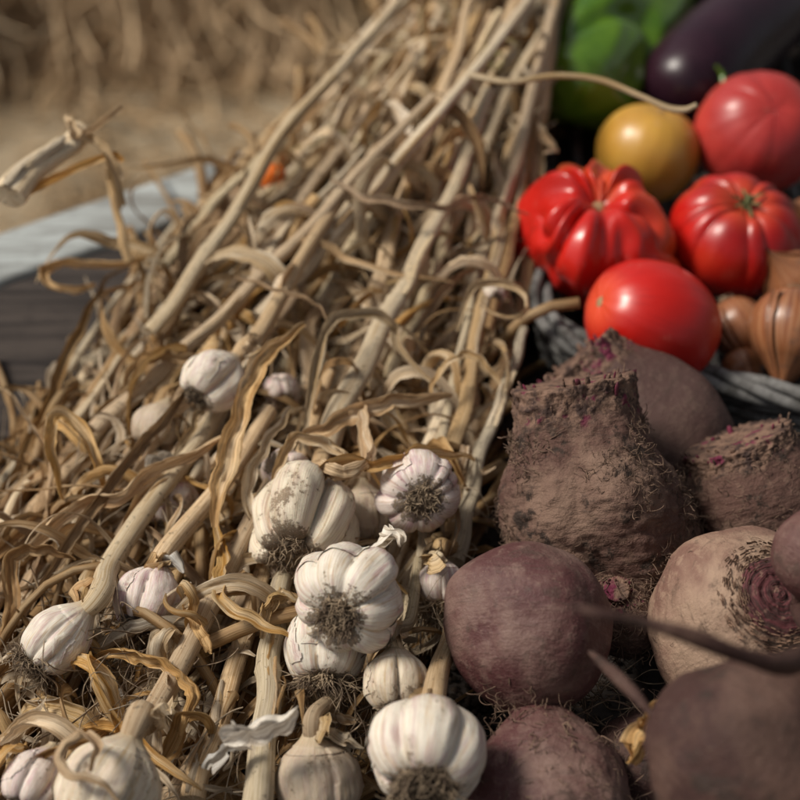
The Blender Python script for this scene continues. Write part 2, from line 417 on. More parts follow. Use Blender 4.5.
def wander(p, d, L, n, rr, curl, zlo, zhi, drift=None):
    path = [p.copy()]; w = Vector((rr.gauss(0, 1), rr.gauss(0, 1), rr.gauss(0, 1)))*.6; d = d.normalized(); step = L/n
    for i in range(n):
        w = w*.89+Vector((rr.gauss(0, 1), rr.gauss(0, 1), rr.gauss(0, .8)))*.36
        d = d+d.cross(w)*curl*step*22
        if drift is not None: d += drift*.05
        if p.z > zhi: d.z -= .16+(p.z-zhi)*6
        if p.z < zlo: d.z += .16+(zlo-p.z)*6
        d.normalize(); p = p+d*step; path.append(p.copy())
    return path
def leaf_w(w, t, base=.25):
    return w*(min(1, base+t*4))*(1-t**2.2)**.8+.0004
def add_leaf(parent, inv, p, d, L, w, rr, curl, zlo, zhi, mat, name='leaf', drift=None):
    n = max(20, int(L/.0036))
    for _ in range(8):
        path = wander(p, d, L, n, rr, curl, zlo, zhi, drift); ok = True
        for q in path[::3]:
            x_, y_ = to_px(q)
            if x_ > right_x(y_)+6 or x_ < left_x(y_)-28: ok = False; break
        if ok: break
        L *= .8; d = Vector((rr.gauss(0, 1), rr.gauss(0, 1), .2))
    tw0 = rr.uniform(-1.2, 1.2); tw1 = rr.gauss(0, 2.2); g = rr.choice([.12, .25, .5, .9]); mb = MB(); sd = rr.uniform(0, 50)
    ribbon(mb, path, lambda t: leaf_w(w, t), lambda t: tw0+tw1*t, g, 7, inv, seed=sd)
    return mb.build(name, mat, parent)

SG = 'dry garlic stalks fanned across the table'
def stalk_thing(pts, r, mat, label, seed, leaves=3, tip=.55, leafmats=None, node=True, zl=None, group=SG, Lr=(.07, .17), n=46, curl=1.0):
    rr = random.Random(seed); pts = [at(*p) for p in pts]
    path = catmull(pts, n)
    path = [p+Vector((noise.noise((i*.12, seed, 0)), noise.noise((i*.12, seed, 5)), .6*noise.noise((i*.12, seed, 9))))*.0035 for i, p in enumerate(path)]
    e, inv = thing('garlic_stalk', label, 'garlic stalk', path[0], path[-1]-path[0], 0, group)
    mb = MB(); nodes = [rr.uniform(.1, .95) for _ in range(3)]
    def rad(t):
        k = r*(1-(1-tip)*t)
        for q in nodes: k *= 1+.16*math.exp(-((t-q)/.012)**2)
        return k
    tube(mb, path, rad, 14, inv, stalk_mod(seed), flat=rr.uniform(.6, 1))
    mb.build('stem', M[mat], e)
    for w in range(rr.choice([1, 2]) if r > .0034 else 0):
        i0 = rr.randint(1, n-16); ln = rr.randint(9, 15); off = (-FWD+RIGHT*rr.uniform(-.9, .9)+UP*.3).normalized()
        pth = [p+off*(r*.98)+off*(.003*max(0, q/ln-.6)) for q, p in enumerate(path[i0:i0+ln])]; wd = r*rr.uniform(.5, .95); mb = MB()
        ribbon(mb, pth, lambda t: wd*math.sin(PI*min(.97, .06+t*.95))**.5, None, .9, 7, inv, n0=-off, seed=seed+w, rag=.3); mb.build('peel', M[rr.choice(['leaf_pale', 'leaf_ochre', 'stalk_pale'])], e)
    lm = leafmats or ['leaf_ochre', 'leaf_pale', 'leaf_brown', 'leaf_pale']
    for k in range(leaves):
        i = int(n*rr.uniform(.05, .97)); i = min(max(i, 1), n-2); p = path[i]; d = (path[i+1]-path[i-1]).normalized()
        side = Vector((rr.gauss(0, 1), rr.gauss(0, 1), rr.uniform(-.2, .9))).normalized()
        d = (d*rr.uniform(.2, 1.2)+side*.75)
        px, py = to_px(p); zt = ztop(px, py)
        add_leaf(e, inv, p, d, rr.uniform(*Lr), rr.choice([.0014, .0024, .0034, .0046, .0060]), rr, curl*rr.choice([.4, .7, 1.0, 1.5, 2.2]), .004, zt+.012 if zl is None else zl, M[rr.choice(lm)])
    return e

# ------------------------------------------------------------------ the setting: ground, table, bales
def simple_mat(name, c1, c2, scale, rough=.85, k=(1, 1, 1), bumps=.4, lo=.4, hi=.62):
    t = NT(name); ov = t.objvec(); mp = t.n('ShaderNodeMapping'); t.l(ov, mp.inputs[0]); mp.inputs['Scale'].default_value = k
    n = t.noise(mp.outputs[0], scale, 6, .62, .3); n2 = t.noise(ov, scale*6, 3, .7)
    c = t.mix(t.ramp(n, lo, hi), c1, c2); c = t.mix(t.math('MULTIPLY', t.ramp(n2, .5, .7), .4), c, c2)
    t.bump(n, bumps, .003); return t.fin(c, rough, .2)
M['ground'] = simple_mat('straw_strewn_ground', (.36, .29, .20), (.20, .155, .10), 7)
M['plank'] = simple_mat('weathered_dark_plank', (.060, .048, .042), (.022, .018, .017), 14, k=(.25, 4, 4))
M['blue'] = simple_mat('pale_blue_paint', (.40, .43, .43), (.20, .20, .19), 16, .7, (.4, 3, 3))
M['bale'] = simple_mat('bale_straw_mass', (.60, .45, .27), (.11, .075, .042), 6, k=(2.2, 2.2, .8), lo=.40, hi=.60)
M['wicker'] = simple_mat('grey_wicker', (.19, .185, .18), (.07, .066, .062), 60)

def tube_box(mb, c0, ux, uy, L, W, H, seg=40, rnd_=.004, seed=0):
    """a long board with eased edges and a slightly uneven top"""
    prof = []
    for (sx, sz) in ((-1, -1), (1, -1), (1, 1), (-1, 1)):
        for k in range(4):
            a = {(-1, -1): PI, (1, -1): 1.5*PI, (1, 1): 0, (-1, 1): .5*PI}[(sx, sz)]+k*PI/6
            prof.append((sx*(W/2-rnd_)+math.cos(a)*rnd_, sz*(H/2-rnd_)+math.sin(a)*rnd_))
    P = []
    for i in range(seg+1):
        x = -L/2+L*i/seg; row = []
        for (y, z) in prof:
            row.append(c0+ux*x+uy*(y+.0012*noise.noise((x*6, seed, y*20)))+Vector((0, 0, z+.001*noise.noise((x*9, y*30, seed)))))
        P.append(row)
    mb.grid(P, closed=True); mb.fan(list(reversed(P[0])), sum(P[0], Vector())/len(P[0])); mb.fan(P[-1], sum(P[-1], Vector())/len(P[0]))

g = MB(); n = 40
g.grid([[(-30+60*j/n, -8+50*i/n, -.75+.006*noise.noise((j*.9, i*.9, 0))) for j in range(n+1)] for i in range(n+1)])
tag(g.build('ground', M['ground']), kind='structure')

A = at(0, 286, 0); B = at(130, 240, 0); ux = (B-A); ux.z = 0; ux.normalize(); uy = Vector((-ux.y, ux.x, 0))
tbl, inv = thing('table', 'weathered dark plank table with a pale blue painted board along its far edge', 'table', A+Vector((0, 0, -.75)))
W = .145; rows = 7
for i in range(rows):
    c = A+ux*.35-uy*(W/2+i*(W+.004))+Vector((0, 0, -.018))
    mb = MB(); tube_box(mb, inv @ c, ux, uy, 2.2, W, .036, 60, seed=i); mb.build('plank', M['plank'], tbl)
mb = MB(); tube_box(mb, inv @ (A+ux*.35+uy*(.026+.004)+Vector((0, 0, -.016))), ux, uy, 2.2, .052, .034, 60, seed=33); mb.build('edge_board', M['blue'], tbl)
for sx in (-.55, 1.25):
    for sy in (.03, -.95):
        p = inv @ (A+ux*sx+uy*sy+Vector((0, 0, -.395))); mb = MB()
        tube(mb, [p+Vector((0, 0, -.352)), p+Vector((0, 0, .352))], .035, 4); mb.build('leg', M['plank'], tbl)

def bale(x, y, z, w, d, h, label, seed, N=2600):
    e, inv = thing('straw_heap', label, 'straw heap', (x, y, z), None, 0, 'straw heaps behind the table')
    rr = random.Random(seed); mb = MB(); NX = 60
    # a soft-edged block, rough all over
    P = []
    for i in range(26):
        v = -1+2*i/25; row = []
        for j in range(NX):
            a = 2*PI*j/NX; ca, sa = math.cos(a), math.sin(a); k = 1/max(abs(ca), abs(sa))*.97
            s = (1-abs(v)**9)**.3 if abs(v) < 1 else .0
            q = 1+.10*noise.noise((ca*3+seed, sa*3, v*2.5))+.05*noise.noise((ca*9+seed, sa*9, v*7))
            z_ = h/2+v*h/2; row.append(Vector((ca*k*w/2*max(s, .05)*q, sa*k*d/2*max(s, .05)*q+z_*.6, z_)))
        P.append(row)
    mb.grid(P, closed=True); mb.fan(list(reversed(P[0])), Vector((0, 0, 0))); mb.fan(P[-1], Vector((0, 0, h))); mb.build('packed_core', M['bale'], e)
    mb = MB()
    for k in range(N):
        fx = rr.uniform(-.5, .5)*w; top = rr.random() < .3
        p = Vector((fx, -d/2-rr.uniform(-.01, .05), rr.uniform(0, h*1.02))) if not top else Vector((fx, rr.uniform(-.5, .3)*d, h+rr.uniform(-.01, .03)))
        p.y += p.z*.6
        dd = Vector((rr.gauss(0, .8), rr.gauss(0, .35)-.6, -1 if not top else rr.gauss(0, .2))).normalized()
        L = rr.uniform(.06, .26); path = wander(p, dd, L, 6, rr, .18, -.0, h+.06)
        tube(mb, path, rr.uniform(.0015, .004), 3, caps=False)
    s = mb.build('loose_straw', M['leaf_pale' if seed % 2 else 'stalk_tan'], e); s['kind'] = 'stuff'
    return e
G = -.745
for i, (x, y, w, h, lab) in enumerate([
        (-1.02, 2.62, .62, .52, 'heap of straw at the far left behind the table'),
        (-.40, 2.70, .60, .60, 'heap of straw behind the table, second from the left'),
        (.28, 2.66, .66, .55, 'heap of straw behind the table, seen past the top of the garlic stalks'),
        (.98, 2.74, .66, .60, 'heap of straw behind the eggplant corner of the table')]):
    bale(x, y, G, w, .45, h, lab, i+1)
    mbale = None
for i, (x, y, w, h, lab) in enumerate([(-.8, 3.15, .9, 1.0, 'tall stacked straw at the far left of the back row'), (.15, 3.2, .95, 1.05, 'tall stacked straw in the middle of the back row'), (1.15, 3.2, 1.0, 1.0, 'tall stacked straw at the right of the back row')]):
    bale(x, y, G, w, .5, h, lab, i+11, 900)
mb = MB(); rr = random.Random(5)
for k in range(3200):
    p = Vector((rr.uniform(-1.5, 1.5), rr.uniform(1.2, 2.7), -.742+rr.uniform(0, .02))); a = rr.uniform(0, 2*PI)
    tube(mb, wander(p, Vector((math.cos(a), math.sin(a), 0)), rr.uniform(.05, .2), 4, rr, .4, -.745, -.72), rr.uniform(.0012, .003), 3, caps=False)
tag(mb.build('loose_straw', M['stalk_tan']), 'loose straw scattered over the ground between table and heaps', 'straw', kind='stuff')

# ------------------------------------------------------------------ under layer of chaff (uncountable)
mb = MB(); rr = random.Random(77)
for k in range(1500):
    py = rr.uniform(-90, 830); xl, xr = left_x(py)+18, right_x(py)-4; px = rr.uniform(max(xl, -60), xr)
    zt = ztop(px, py); z = rr.uniform(.001, zt*.55); fx, fy = flow(px, py, rr.gauss(0, .35))
    p = at(px, py, z); q = at(px+fx*40, py+fy*40, z+rr.uniform(-.004, .004)); d = q-p
    if rr.random() < .45: tube(mb, wander(p, d, rr.uniform(.05, .13), 8, rr, .4, .002, zt*.6), rr.uniform(.0015, .004), 6, caps=False)
    else:
        tw = rr.gauss(0, 1.8); w = rr.uniform(.0015, .0045); ribbon(mb, wander(p, d, rr.uniform(.04, .11), 12, rr, 1.3, .002, zt*.62), lambda t: leaf_w(w, t), lambda t: tw*t, .5, 4, seed=k)
tag(mb.build('dry_chaff', M['leaf_brown']), 'brown tangled chaff of dry leaves and stem scraps matted under the garlic stalks', 'chaff', kind='stuff')
mb = MB(); rr = random.Random(78)
for k in range(1500):
    py = rr.uniform(-60, 815)**1.0; xl, xr = left_x(py)+10, right_x(py)-8; px = rr.uniform(max(xl, -30), xr)
    if py > 560 and px > 250 and rr.random() < .7: continue
    if py < 330 and rr.random() < .72: continue
    zt = ztop(px, py); z = zt*rr.uniform(.45, 1.1); fx, fy = flow(px, py, rr.gauss(0, .9)); p = at(px, py, z); q = at(px+fx*40, py+fy*40, z); L = rr.uniform(.012, .05)
    path = wander(p, q-p, L, 14, rr, rr.uniform(.5, 5), zt*.35, zt+.008)
    if rr.random() < .5: tube(mb, path, rr.uniform(.00015, .0005), 3, caps=False)
    else:
        w = rr.uniform(.0005, .0028); tw = rr.gauss(0, 2); ribbon(mb, path, lambda t: w*(.3+.7*math.sin(PI*t)), lambda t: tw*t+k, .4, 4, seed=k*.7, rag=.35)
tag(mb.build('leaf_scraps', M['leaf_pale']), 'fine pale strands and torn scraps of leaf strewn through the sheaf', 'leaf scraps', kind='stuff')
# crumbs of soil and fine fibre under the beets
mb = MB()
for k in range(3200):
    if rr.random() < .5: px, py = rr.uniform(380, 840), rr.uniform(400, 860)
    else: px, py = rr.uniform(180, 560), rr.uniform(560, 860)
    p = at(px, py, .001+rr.random()**2*.006); s = rr.uniform(.0006, .0026)
    ring = [p+Vector((math.cos(a)*s*rr.uniform(.6, 1.2), math.sin(a)*s*rr.uniform(.6, 1.2), -s*.2)) for a in (0, 1.26, 2.5, 3.8, 5.0)]
    mb.fan(ring, p+Vector((0, 0, s*.9)))
tag(mb.build('soil_crumbs', M['soil']), 'dark soil crumbs strewn on the table under the beets and garlic', 'soil', kind='stuff')

# ------------------------------------------------------------------ stalks one can tell apart
T_ = 'stalk_'
heroes = [
 # pts (px,py,z), radius, mat, label, leaves
 ([(150,332,.05),(215,240,.075),(300,115,.105),(400,5,.13),(440,-40,.135)], .0050, 'pale', 'long pale straight stalk along the upper left edge of the sheaf, against the straw heaps', 2),
 ([(258,318,.055),(330,240,.075),(400,158,.10),(462,85,.125),(545,-20,.14)], .0052, 'pale', 'long grey-cream stalk crossing the middle of the sheaf up to the top', 2),
 ([(95,430,.035),(165,370,.05),(235,300,.065),(330,205,.09),(432,95,.12)], .0052, 'tan', 'tan stalk in the left part of the sheaf running up from the dark plank', 3),
 ([(325,450,.055),(352,385,.062),(385,320,.068),(412,275,.072),(450,190,.085),(490,90,.11)], .0068, 'pale', 'thick whitish stalk with a dirty base, above the clump of three bulbs', 3),
 ([(193,800,.03),(222,710,.036),(258,590,.04),(290,480,.045),(330,370,.05)], .0058, 'tan', 'smooth tan stalk rising left of the fibrous grey one at the bottom', 2),
 ([(256,815,.045),(264,720,.048),(274,640,.048),(284,575,.044),(305,500,.038)], .0068, 'grey', 'weathered fibrous grey stalk standing up beside the bulb with roots facing out', 1),
 ([(232,690,.024),(262,610,.030),(300,520,.034),(350,400,.045)], .0052, 'brown', 'brown stalk tucked between the smooth tan and fibrous grey stalks', 1),
 ([(455,562,.035),(472,490,.04),(500,400,.045),(525,330,.05)], .0048, 'grey', 'grey stalk passing just left of the big rough beet', 1),
 ([(410,640,.04),(418,560,.04),(432,470,.042),(450,400,.046),(472,300,.055)], .0036, 'grey', 'thin grey stalk behind the round bulb with its roots facing out', 1),
 ([(452,445,.05),(476,350,.055),(498,225,.062),(520,110,.07),(535,20,.08)], .0044, 'tan', 'narrow tan stalk at the right side of the sheaf by the wicker tray', 2),
 ([(60,640,.02),(130,525,.032),(190,440,.042),(262,340,.055),(320,260,.065)], .0050, 'brown', 'brown stalk low in the left part of the sheaf behind the elongated white bulb', 3),
 ([(-30,560,.012),(40,470,.018),(110,370,.022),(175,270,.03),(245,185,.05)], .0062, 'brown', 'thick brown stalk lying along the left rim of the sheaf by the dark plank', 3),
 ([(330,250,.07),(395,170,.09),(450,95,.12),(500,10,.14)], .0040, 'pale', 'short pale stalk high in the middle of the sheaf', 2),
 ([(375,290,.06),(402,200,.072),(440,100,.1),(470,0,.125)], .0048, 'tan', 'tan stalk behind the thick whitish stalk near the top', 2),
 ([(165,265,.05),(200,222,.06),(246,170,.075),(290,140,.09)], .0044, 'grey', 'short greyish stalk at the left shoulder of the sheaf beside the blue board', 1),
 ([(485,330,.055),(510,240,.062),(528,150,.07),(545,60,.085)], .0040, 'brown', 'brown stalk at the right rim of the sheaf next to the ribbed tomato', 2),
 ([(390,380,.045),(430,280,.055),(455,190,.07),(478,100,.09)], .0042, 'grey', 'greyish stalk right of the thick whitish stalk', 2),
]
for i, (pts, r, m, lab, nl) in enumerate(heroes):
    stalk_thing(pts, r, 'stalk_'+m, lab, 100+i, leaves=nl)
# a stalk end sticking out to the left over the blue board, with its ragged tip
e = stalk_thing([(150,255,.06),(60,195,.10),(5,205,.105)][::-1] and [(130,262,.06),(110,180,.09),(112,160,.11)], .0028, 'stalk_tan', 'thin stalk tip poking up beside the blue board', 201, leaves=1)
e = stalk_thing([(8,196,.125),(35,168,.128),(72,140,.13),(80,128,.132)], .0105, 'stalk_pale', 'blurred stalk end sticking out at the far left above the blue board', 202, leaves=0, tip=.5, n=20)
inv = (Matrix.LocRotScale(e.location, e.rotation_quaternion, None)).inverted()
for (pts, w, m) in (([(72,142,.131),(92,132,.134),(108,118,.137),(122,106,.14)], .004, 'leaf_ochre'), ([(75,140,.132),(68,128,.136),(64,118,.139)], .006, 'leaf_pale'), ([(84,142,.13),(104,150,.128),(115,172,.12),(125,205,.10)], .006, 'leaf_pale'), ([(20,202,.12),(60,178,.122),(110,156,.125),(124,160,.125)], .004, 'leaf_ochre')):
    mb = MB(); ribbon(mb, catmull([at(*p) for p in pts], 20), lambda t: w*(1-.5*t), lambda t: t, .8, 7, inv); mb.build('leaf', M[m], e)

# ------------------------------------------------------------------ the many look-alike stalks
def side_word(px, py):
    if py < 170: return 'the top of the sheaf'
    return None
cnt = 0
LM = [('the blurred top of the sheaf under the straw heaps', 330, 95), ('the small orange tomato', 275, 175), ('the dark plank at the left', 60, 400), ('the dark rooted bulb in the upper left', 212, 380),
      ('the elongated white bulb', 55, 640), ('the pinkish bulb low on the left', 150, 598), ('the large bulb in the bottom left corner', 108, 775), ('the dirty clump with splayed cloves', 305, 520),
      ('the round pinkish bulb with its roots facing out', 420, 492), ('the wicker tray beside the green pepper', 540, 90), ('the ribbed tomato', 520, 230), ('the big rough beet', 500, 440), ('the purple smooth beet', 450, 600), ('the thick whitish stalk', 400, 300)]
tone = {'stalk_pale': 'pale cream', 'stalk_tan': 'tan', 'stalk_grey': 'grey', 'stalk_brown': 'brown'}
made = []
rr = random.Random(4242)
for k in range(225):
    for _ in range(20):
        py = rr.uniform(-40, 840) if k < 185 else rr.uniform(120, 460); xl, xr = left_x(py)+12, right_x(py)-6; px = rr.uniform(max(xl, -70), xr)
        if px < xr: break
    Lpx = rr.uniform(170, 430); fr = rr.uniform(.35, .98); jit = rr.gauss(0, .11); pts = []
    if k >= 185: Lpx = rr.uniform(260, 480); fr = rr.uniform(.92, 1.08); jit = rr.gauss(0, .07)
    x, y = px, py; nseg = 5
    for s in range(nseg):
        lx, rx = left_x(y)+6, right_x(y)-6
        x = min(max(x, lx), rx)
        zz = ztop(x, y)*fr*(1-.45*(1-s/(nseg-1))**2)
        pts.append((x, y, max(.004, zz+rr.uniform(-.003, .003))))
        fx, fy = flow(x, y, jit+rr.gauss(0, .05)); x += fx*Lpx/(nseg-1); y += fy*Lpx/(nseg-1)
    m = rr.choice(['stalk_tan', 'stalk_tan', 'stalk_pale', 'stalk_pale', 'stalk_brown', 'stalk_tan', 'stalk_grey']); r = rr.uniform(.0026, .0066)
    mid = pts[2]; near = min(LM, key=lambda q: (q[1]-mid[0])**2+(q[2]-mid[1])**2)
    lab = '%s %s stalk near %s' % ('thin' if r < .0032 else ('thick' if r > .0045 else 'slender'), tone[m], near[0])
    e = stalk_thing(pts, r, m, lab, 1000+k, leaves=2 if k < 185 else 1, curl=.8, group='look-alike dry stalks in the garlic sheaf'); made.append(e)
    if y < 60 and rr.random() < .3: pass

# ------------------------------------------------------------------ leaves one can point at
LG = 'curled dry garlic leaves lying loose on the pile'
def hero_leaf(pts, w, m, label, tw=(0, 0), g=.6, n=60, wf=None, group=LG, name='dry_leaf', cat='dry leaf', rag=.16):
    path = catmull([at(*p) for p in pts], n); sd = hash(label) % 97 if False else len(label)*1.37+pts[0][0]*.1
    path = [p+Vector((noise.noise((i*.15, sd, 0)), noise.noise((i*.15, sd, 5)), noise.noise((i*.15, sd, 9))))*.0022 for i, p in enumerate(path)]
    e0 = path[0]; mb = MB(); inv = Matrix.Translation(-e0)
    ribbon(mb, path, wf or (lambda t: w*(.35+.65*min(1, t*5))*(1-max(0, (t-.6)/.4)**2*.8)), lambda t: tw[0]+(tw[1]-tw[0])*t, g, 11, inv, n0=-FWD, seed=sd, rag=rag)
    o = mb.build(name, M[m], None); o.location = e0; tag(o, label, cat, group)
    return o
hl = [
 ([(214,528,.062),(222,480,.072),(236,430,.080),(252,380,.088),(270,350,.092),(305,325,.090)], .0058, 'leaf_ochre', 'broad ochre blade standing up right of the dark rooted bulb', (0, .5), .5),
 ([(215,520,.055),(224,560,.060),(222,598,.068),(250,618,.070),(292,640,.068)], .0036, 'leaf_ochre', 'narrow folded blade kinked in front of the smooth tan stalk', (0, .8), .5),
 ([(105,505,.035),(92,455,.055),(62,415,.068),(48,430,.07),(52,465,.06),(64,500,.045)], .0042, 'leaf_ochre', 'looped ribbon leaf arching up by the dark plank', (1.2, .2), .4),
 ([(-10,590,.03),(40,535,.045),(85,500,.055),(120,495,.058),(150,470,.06),(195,450,.062),(240,425,.06)], .0050, 'leaf_ochre', 'long wavy ochre ribbon crossing the left part of the pile', (.3, .9), .7),
 ([(290,512,.075),(330,470,.080),(385,466,.082),(425,455,.076),(472,462,.065)], .0052, 'leaf_ochre', 'orange-brown ribbon lying across just above the round pinkish bulb', (.2, -.3), .7),
 ([(300,440,.066),(350,415,.074),(400,400,.076),(452,396,.07)], .0050, 'leaf_ochre', 'flat ochre blade crossing the thick whitish stalk', (.1, .3), .5),
 ([(300,468,.07),(318,470,.08),(345,478,.082),(372,462,.08),(366,420,.08),(360,402,.074)], .0052, 'leaf_ochre', 'hooked ribbon curling over the back of the dirty clump', (0, 1.3), .6),
 ([(272,480,.066),(286,452,.074),(300,436,.078),(340,445,.078),(362,470,.074)], .0040, 'leaf_pale', 'pale twisted ribbon around the small pinkish bulb', (0, 1.6), .7),
 ([(265,540,.05),(245,500,.062),(262,450,.070),(290,405,.072)], .0034, 'leaf_pale', 'pale narrow ribbon rising left of the dirty clump', (0, 1), .5),
 ([(300,450,.06),(312,380,.078),(326,330,.088),(352,312,.088),(392,322,.08),(400,350,.07),(440,390,.066)], .0032, 'leaf_pale', 'thin ribbon arching over the thick whitish stalk', (0, 1.5), .5),
 ([(235,276,.085),(270,288,.092),(305,298,.094),(330,318,.09),(348,344,.08)], .0011, 'leaf_brown', 'dark wiry tendril across the middle of the pile', (0, 1), .1),
 ([(90,770,.085),(96,752,.09),(78,738,.09),(62,752,.088),(70,770,.088),(100,780,.086),(125,805,.08)], .0028, 'leaf_ochre', 'tight brown curl on top of the large bottom left bulb', (0, 2.2), .6),
 ([(100,655,.045),(135,650,.055),(165,662,.058),(190,680,.058),(196,705,.055),(180,735,.05)], .0048, 'leaf_ochre', 'bent ribbon with a folded tip over the stalk of the bottom left bulb', (.2, 1.1), .6),
 ([(195,590,.05),(192,612,.056),(205,634,.058),(212,655,.055)], .0045, 'leaf_ochre', 'small cupped leaf tip between two stalks low on the left', (0, .8), 1.0),
 ([(262,640,.055),(262,608,.062),(280,592,.064),(300,600,.062)], .0042, 'leaf_pale', 'pale sheath scrap hooked round the fibrous grey stalk', (0, .8), .9),
 ([(300,680,.04),(312,705,.044),(335,722,.046),(365,722,.042)], .0038, 'leaf_ochre', 'ochre strap curving under the roots of the lower of the two stacked bulbs', (0, .3), .5),
 ([(455,330,.07),(470,290,.078),(500,282,.08),(528,300,.078),(520,318,.074),(490,312,.07),(476,296,.07)], .0026, 'leaf_pale', 'looped narrow ribbon at the right rim near the ribbed tomato', (0, 2), .5),
 ([(500,385,.06),(478,360,.07),(458,358,.072),(440,375,.07),(428,405,.062)], .0026, 'leaf_pale', 'small hooked ribbon left of the big rough beet', (0, 1.5), .5),
 ([(-10,670,.02),(12,610,.04),(10,560,.055),(40,545,.06),(75,560,.055)], .0040, 'leaf_brown', 'brown arched leaf at the left edge above the elongated white bulb', (0, 1), .5),
 ([(80,640,.045),(95,600,.055),(90,580,.06),(72,590,.06),(82,615,.055)], .0040, 'leaf_ochre', 'ochre folded leaf right of the neck of the elongated white bulb', (0, 1.2), .9),
 ([(30,610,.03),(70,540,.05),(120,470,.06),(170,410,.066),(205,350,.07)], .0034, 'leaf_brown', 'long brown blade slanting through the left of the pile', (0, 1), .5),
 ([(175,455,.05),(200,410,.06),(200,395,.055)], .0022, 'leaf_pale', 'short pale wisp beneath the dark rooted bulb', (0, 1), .5),
 ([(330,180,.10),(380,200,.10),(440,205,.098),(480,195,.09),(530,215,.08)], .0028, 'leaf_brown', 'brown ribbon lying crosswise high on the sheaf', (0, 1.4), .6),
 ([(120,395,.045),(140,362,.056),(175,355,.06),(215,362,.06)], .0036, 'leaf_ochre', 'ochre leaf bridging the gap left of the dark rooted bulb', (0, .6), .5),
 ([(95,285,.03),(60,292,.045),(40,272,.05),(62,262,.052),(120,262,.05),(160,250,.05)], .0036, 'leaf_ochre', 'loop of ribbon hanging off the sheaf over the dark plank', (0, 1.6), .5),
 ([(-10,515,.01),(25,455,.02),(50,400,.03),(78,330,.035),(105,280,.04)], .0036, 'leaf_brown', 'reddish brown blade along the left rim on the dark plank', (0, .5), .6),
 ([(0,445,.008),(30,425,.012),(60,400,.02),(95,392,.03)], .0016, 'leaf_brown', 'thin dark strand on the plank at the left', (0, 1), .3),
]
for pts, w, m, lab, tw, gg in hl: hero_leaf(pts, w, m, lab, tw, gg)
# scape tip that curls over the pepper and the yellow tomato
mb = MB(); pts = [at(*p) for p in [(470,75,.135),(510,82,.14),(555,76,.145),(600,80,.147),(640,96,.147),(668,108,.145),(684,110,.146),(697,105,.15)]]
e0 = pts[0].copy(); tube(mb, catmull(pts, 50), lambda t: .0026*(1-.35*t)*(1+.35*math.exp(-((t-.8)/.1)**2)), 10, Matrix.Translation(-e0), stalk_mod(3), flat=.8)
o = mb.build('dry_tendril', M['stalk_pale'] if False else M['leaf_pale']); o.location = e0; tag(o, 'pale curved tendril reaching over the green pepper and yellow tomato', 'tendril')

# free curls over the pile
rr = random.Random(909)
for k in range(150):
    py = rr.uniform(-20, 800)**1.0; xl, xr = left_x(py)+15, right_x(py)-25; px = rr.uniform(max(xl, -20), xr)
    if py > 540 and px > 225: continue
    if py < 300 and rr.random() < .6: continue
    zt = ztop(px, py); fx, fy = flow(px, py, rr.gauss(0, 1.0)); p = at(px, py, zt*rr.uniform(.6, 1.05)); q = at(px+fx*40, py+fy*40, zt)
    path = wander(p, q-p+Vector((0, 0, rr.uniform(-.2, .5)*.02)), rr.uniform(.045, .13), 44, rr, rr.choice([1, 1.8, 2.8, 3.6]), zt*.5, zt+.016)
    if any((to_px(x)[0] > right_x(to_px(x)[1])+14) or (to_px(x)[1] > 520 and to_px(x)[0] > 235) for x in path): continue
    mb = MB(); w = rr.choice([.0011, .0018, .0026, .0038, .0046]); tw = rr.gauss(0, 2.4); m = rr.choice(['leaf_ochre', 'leaf_pale', 'leaf_pale', 'leaf_brown', 'leaf_green' if py < 220 and px > 330 else 'leaf_ochre'])
    ribbon(mb, path, lambda t: leaf_w(w, t), lambda t: tw*t+k, rr.choice([.15, .35, .8]), 7, Matrix.Translation(-path[0]), seed=k*1.3)
    o = mb.build('dry_leaf', M[m]); o.location = path[0]
    near = min(LM, key=lambda q: (q[1]-px)**2+(q[2]-py)**2)
    tag(o, '%s %s dry leaf curl near %s' % ({'leaf_ochre': 'ochre', 'leaf_pale': 'pale', 'leaf_brown': 'brown', 'leaf_green': 'greenish'}[m], 'wide' if w > .003 else 'narrow', near[0]), 'dry leaf', 'look-alike dry leaf curls on the sheaf')

# ------------------------------------------------------------------ garlic bulbs
garlic(213,381,.070,33,(-.55,-.62,.45),'white bulb with blackened roots lying alone in the upper left of the pile','garlic_white',1,5,.26,stalk=[(262,330,.074),(300,262,.078),(345,190,.09)],tuft_n=70,tuft_len=.45,tuft_r=.36,tmat='root_plate')
garlic(420,492,.068,42,(.02,-.22,1),'round pinkish white bulb showing its root disc face on, nearest the big rough beet','garlic_pink',2,8,.10,squash=.7,stalk=[(432,440,.03),(450,380,.03)],tuft_n=150,tuft_len=.26,tuft_r=.38)
garlic(304,522,.058,61,(-.15,-.62,.78),'big dirt-speckled bulb with splayed separate cloves above the bulb with streaked cloves','garlic_dirty',3,6,.33,neck=1.0,squash=.82,stalk=[(330,430,.04),(352,385,.045)],tuft_n=170,tuft_len=.34,tuft_r=.42,rough=.035)
garlic(287,470,.058,25,(-.3,.25,.6),'small pinkish bulb peeking out behind the dirt-speckled bulb','garlic_pink',4,4,.2,stalk=None,tuft_n=0)
garlic(351,600,.088,57,(-.30,-.28,.9),'largest clean white bulb in the middle with its root disc facing out','garlic_white',5,8,.135,squash=.74,stalk=[(378,540,.03),(400,480,.03)],tuft_n=260,tuft_len=.26,tuft_r=.34,rough=.03)
garlic(326,646,.058,44,(.0,-.85,.42),'white bulb tucked under the largest clean bulb with a long matted root beard','garlic_white',6,6,.2,stalk=[(345,600,.02),(360,540,.02)],tuft_n=300,tuft_len=.95,tuft_r=.5)
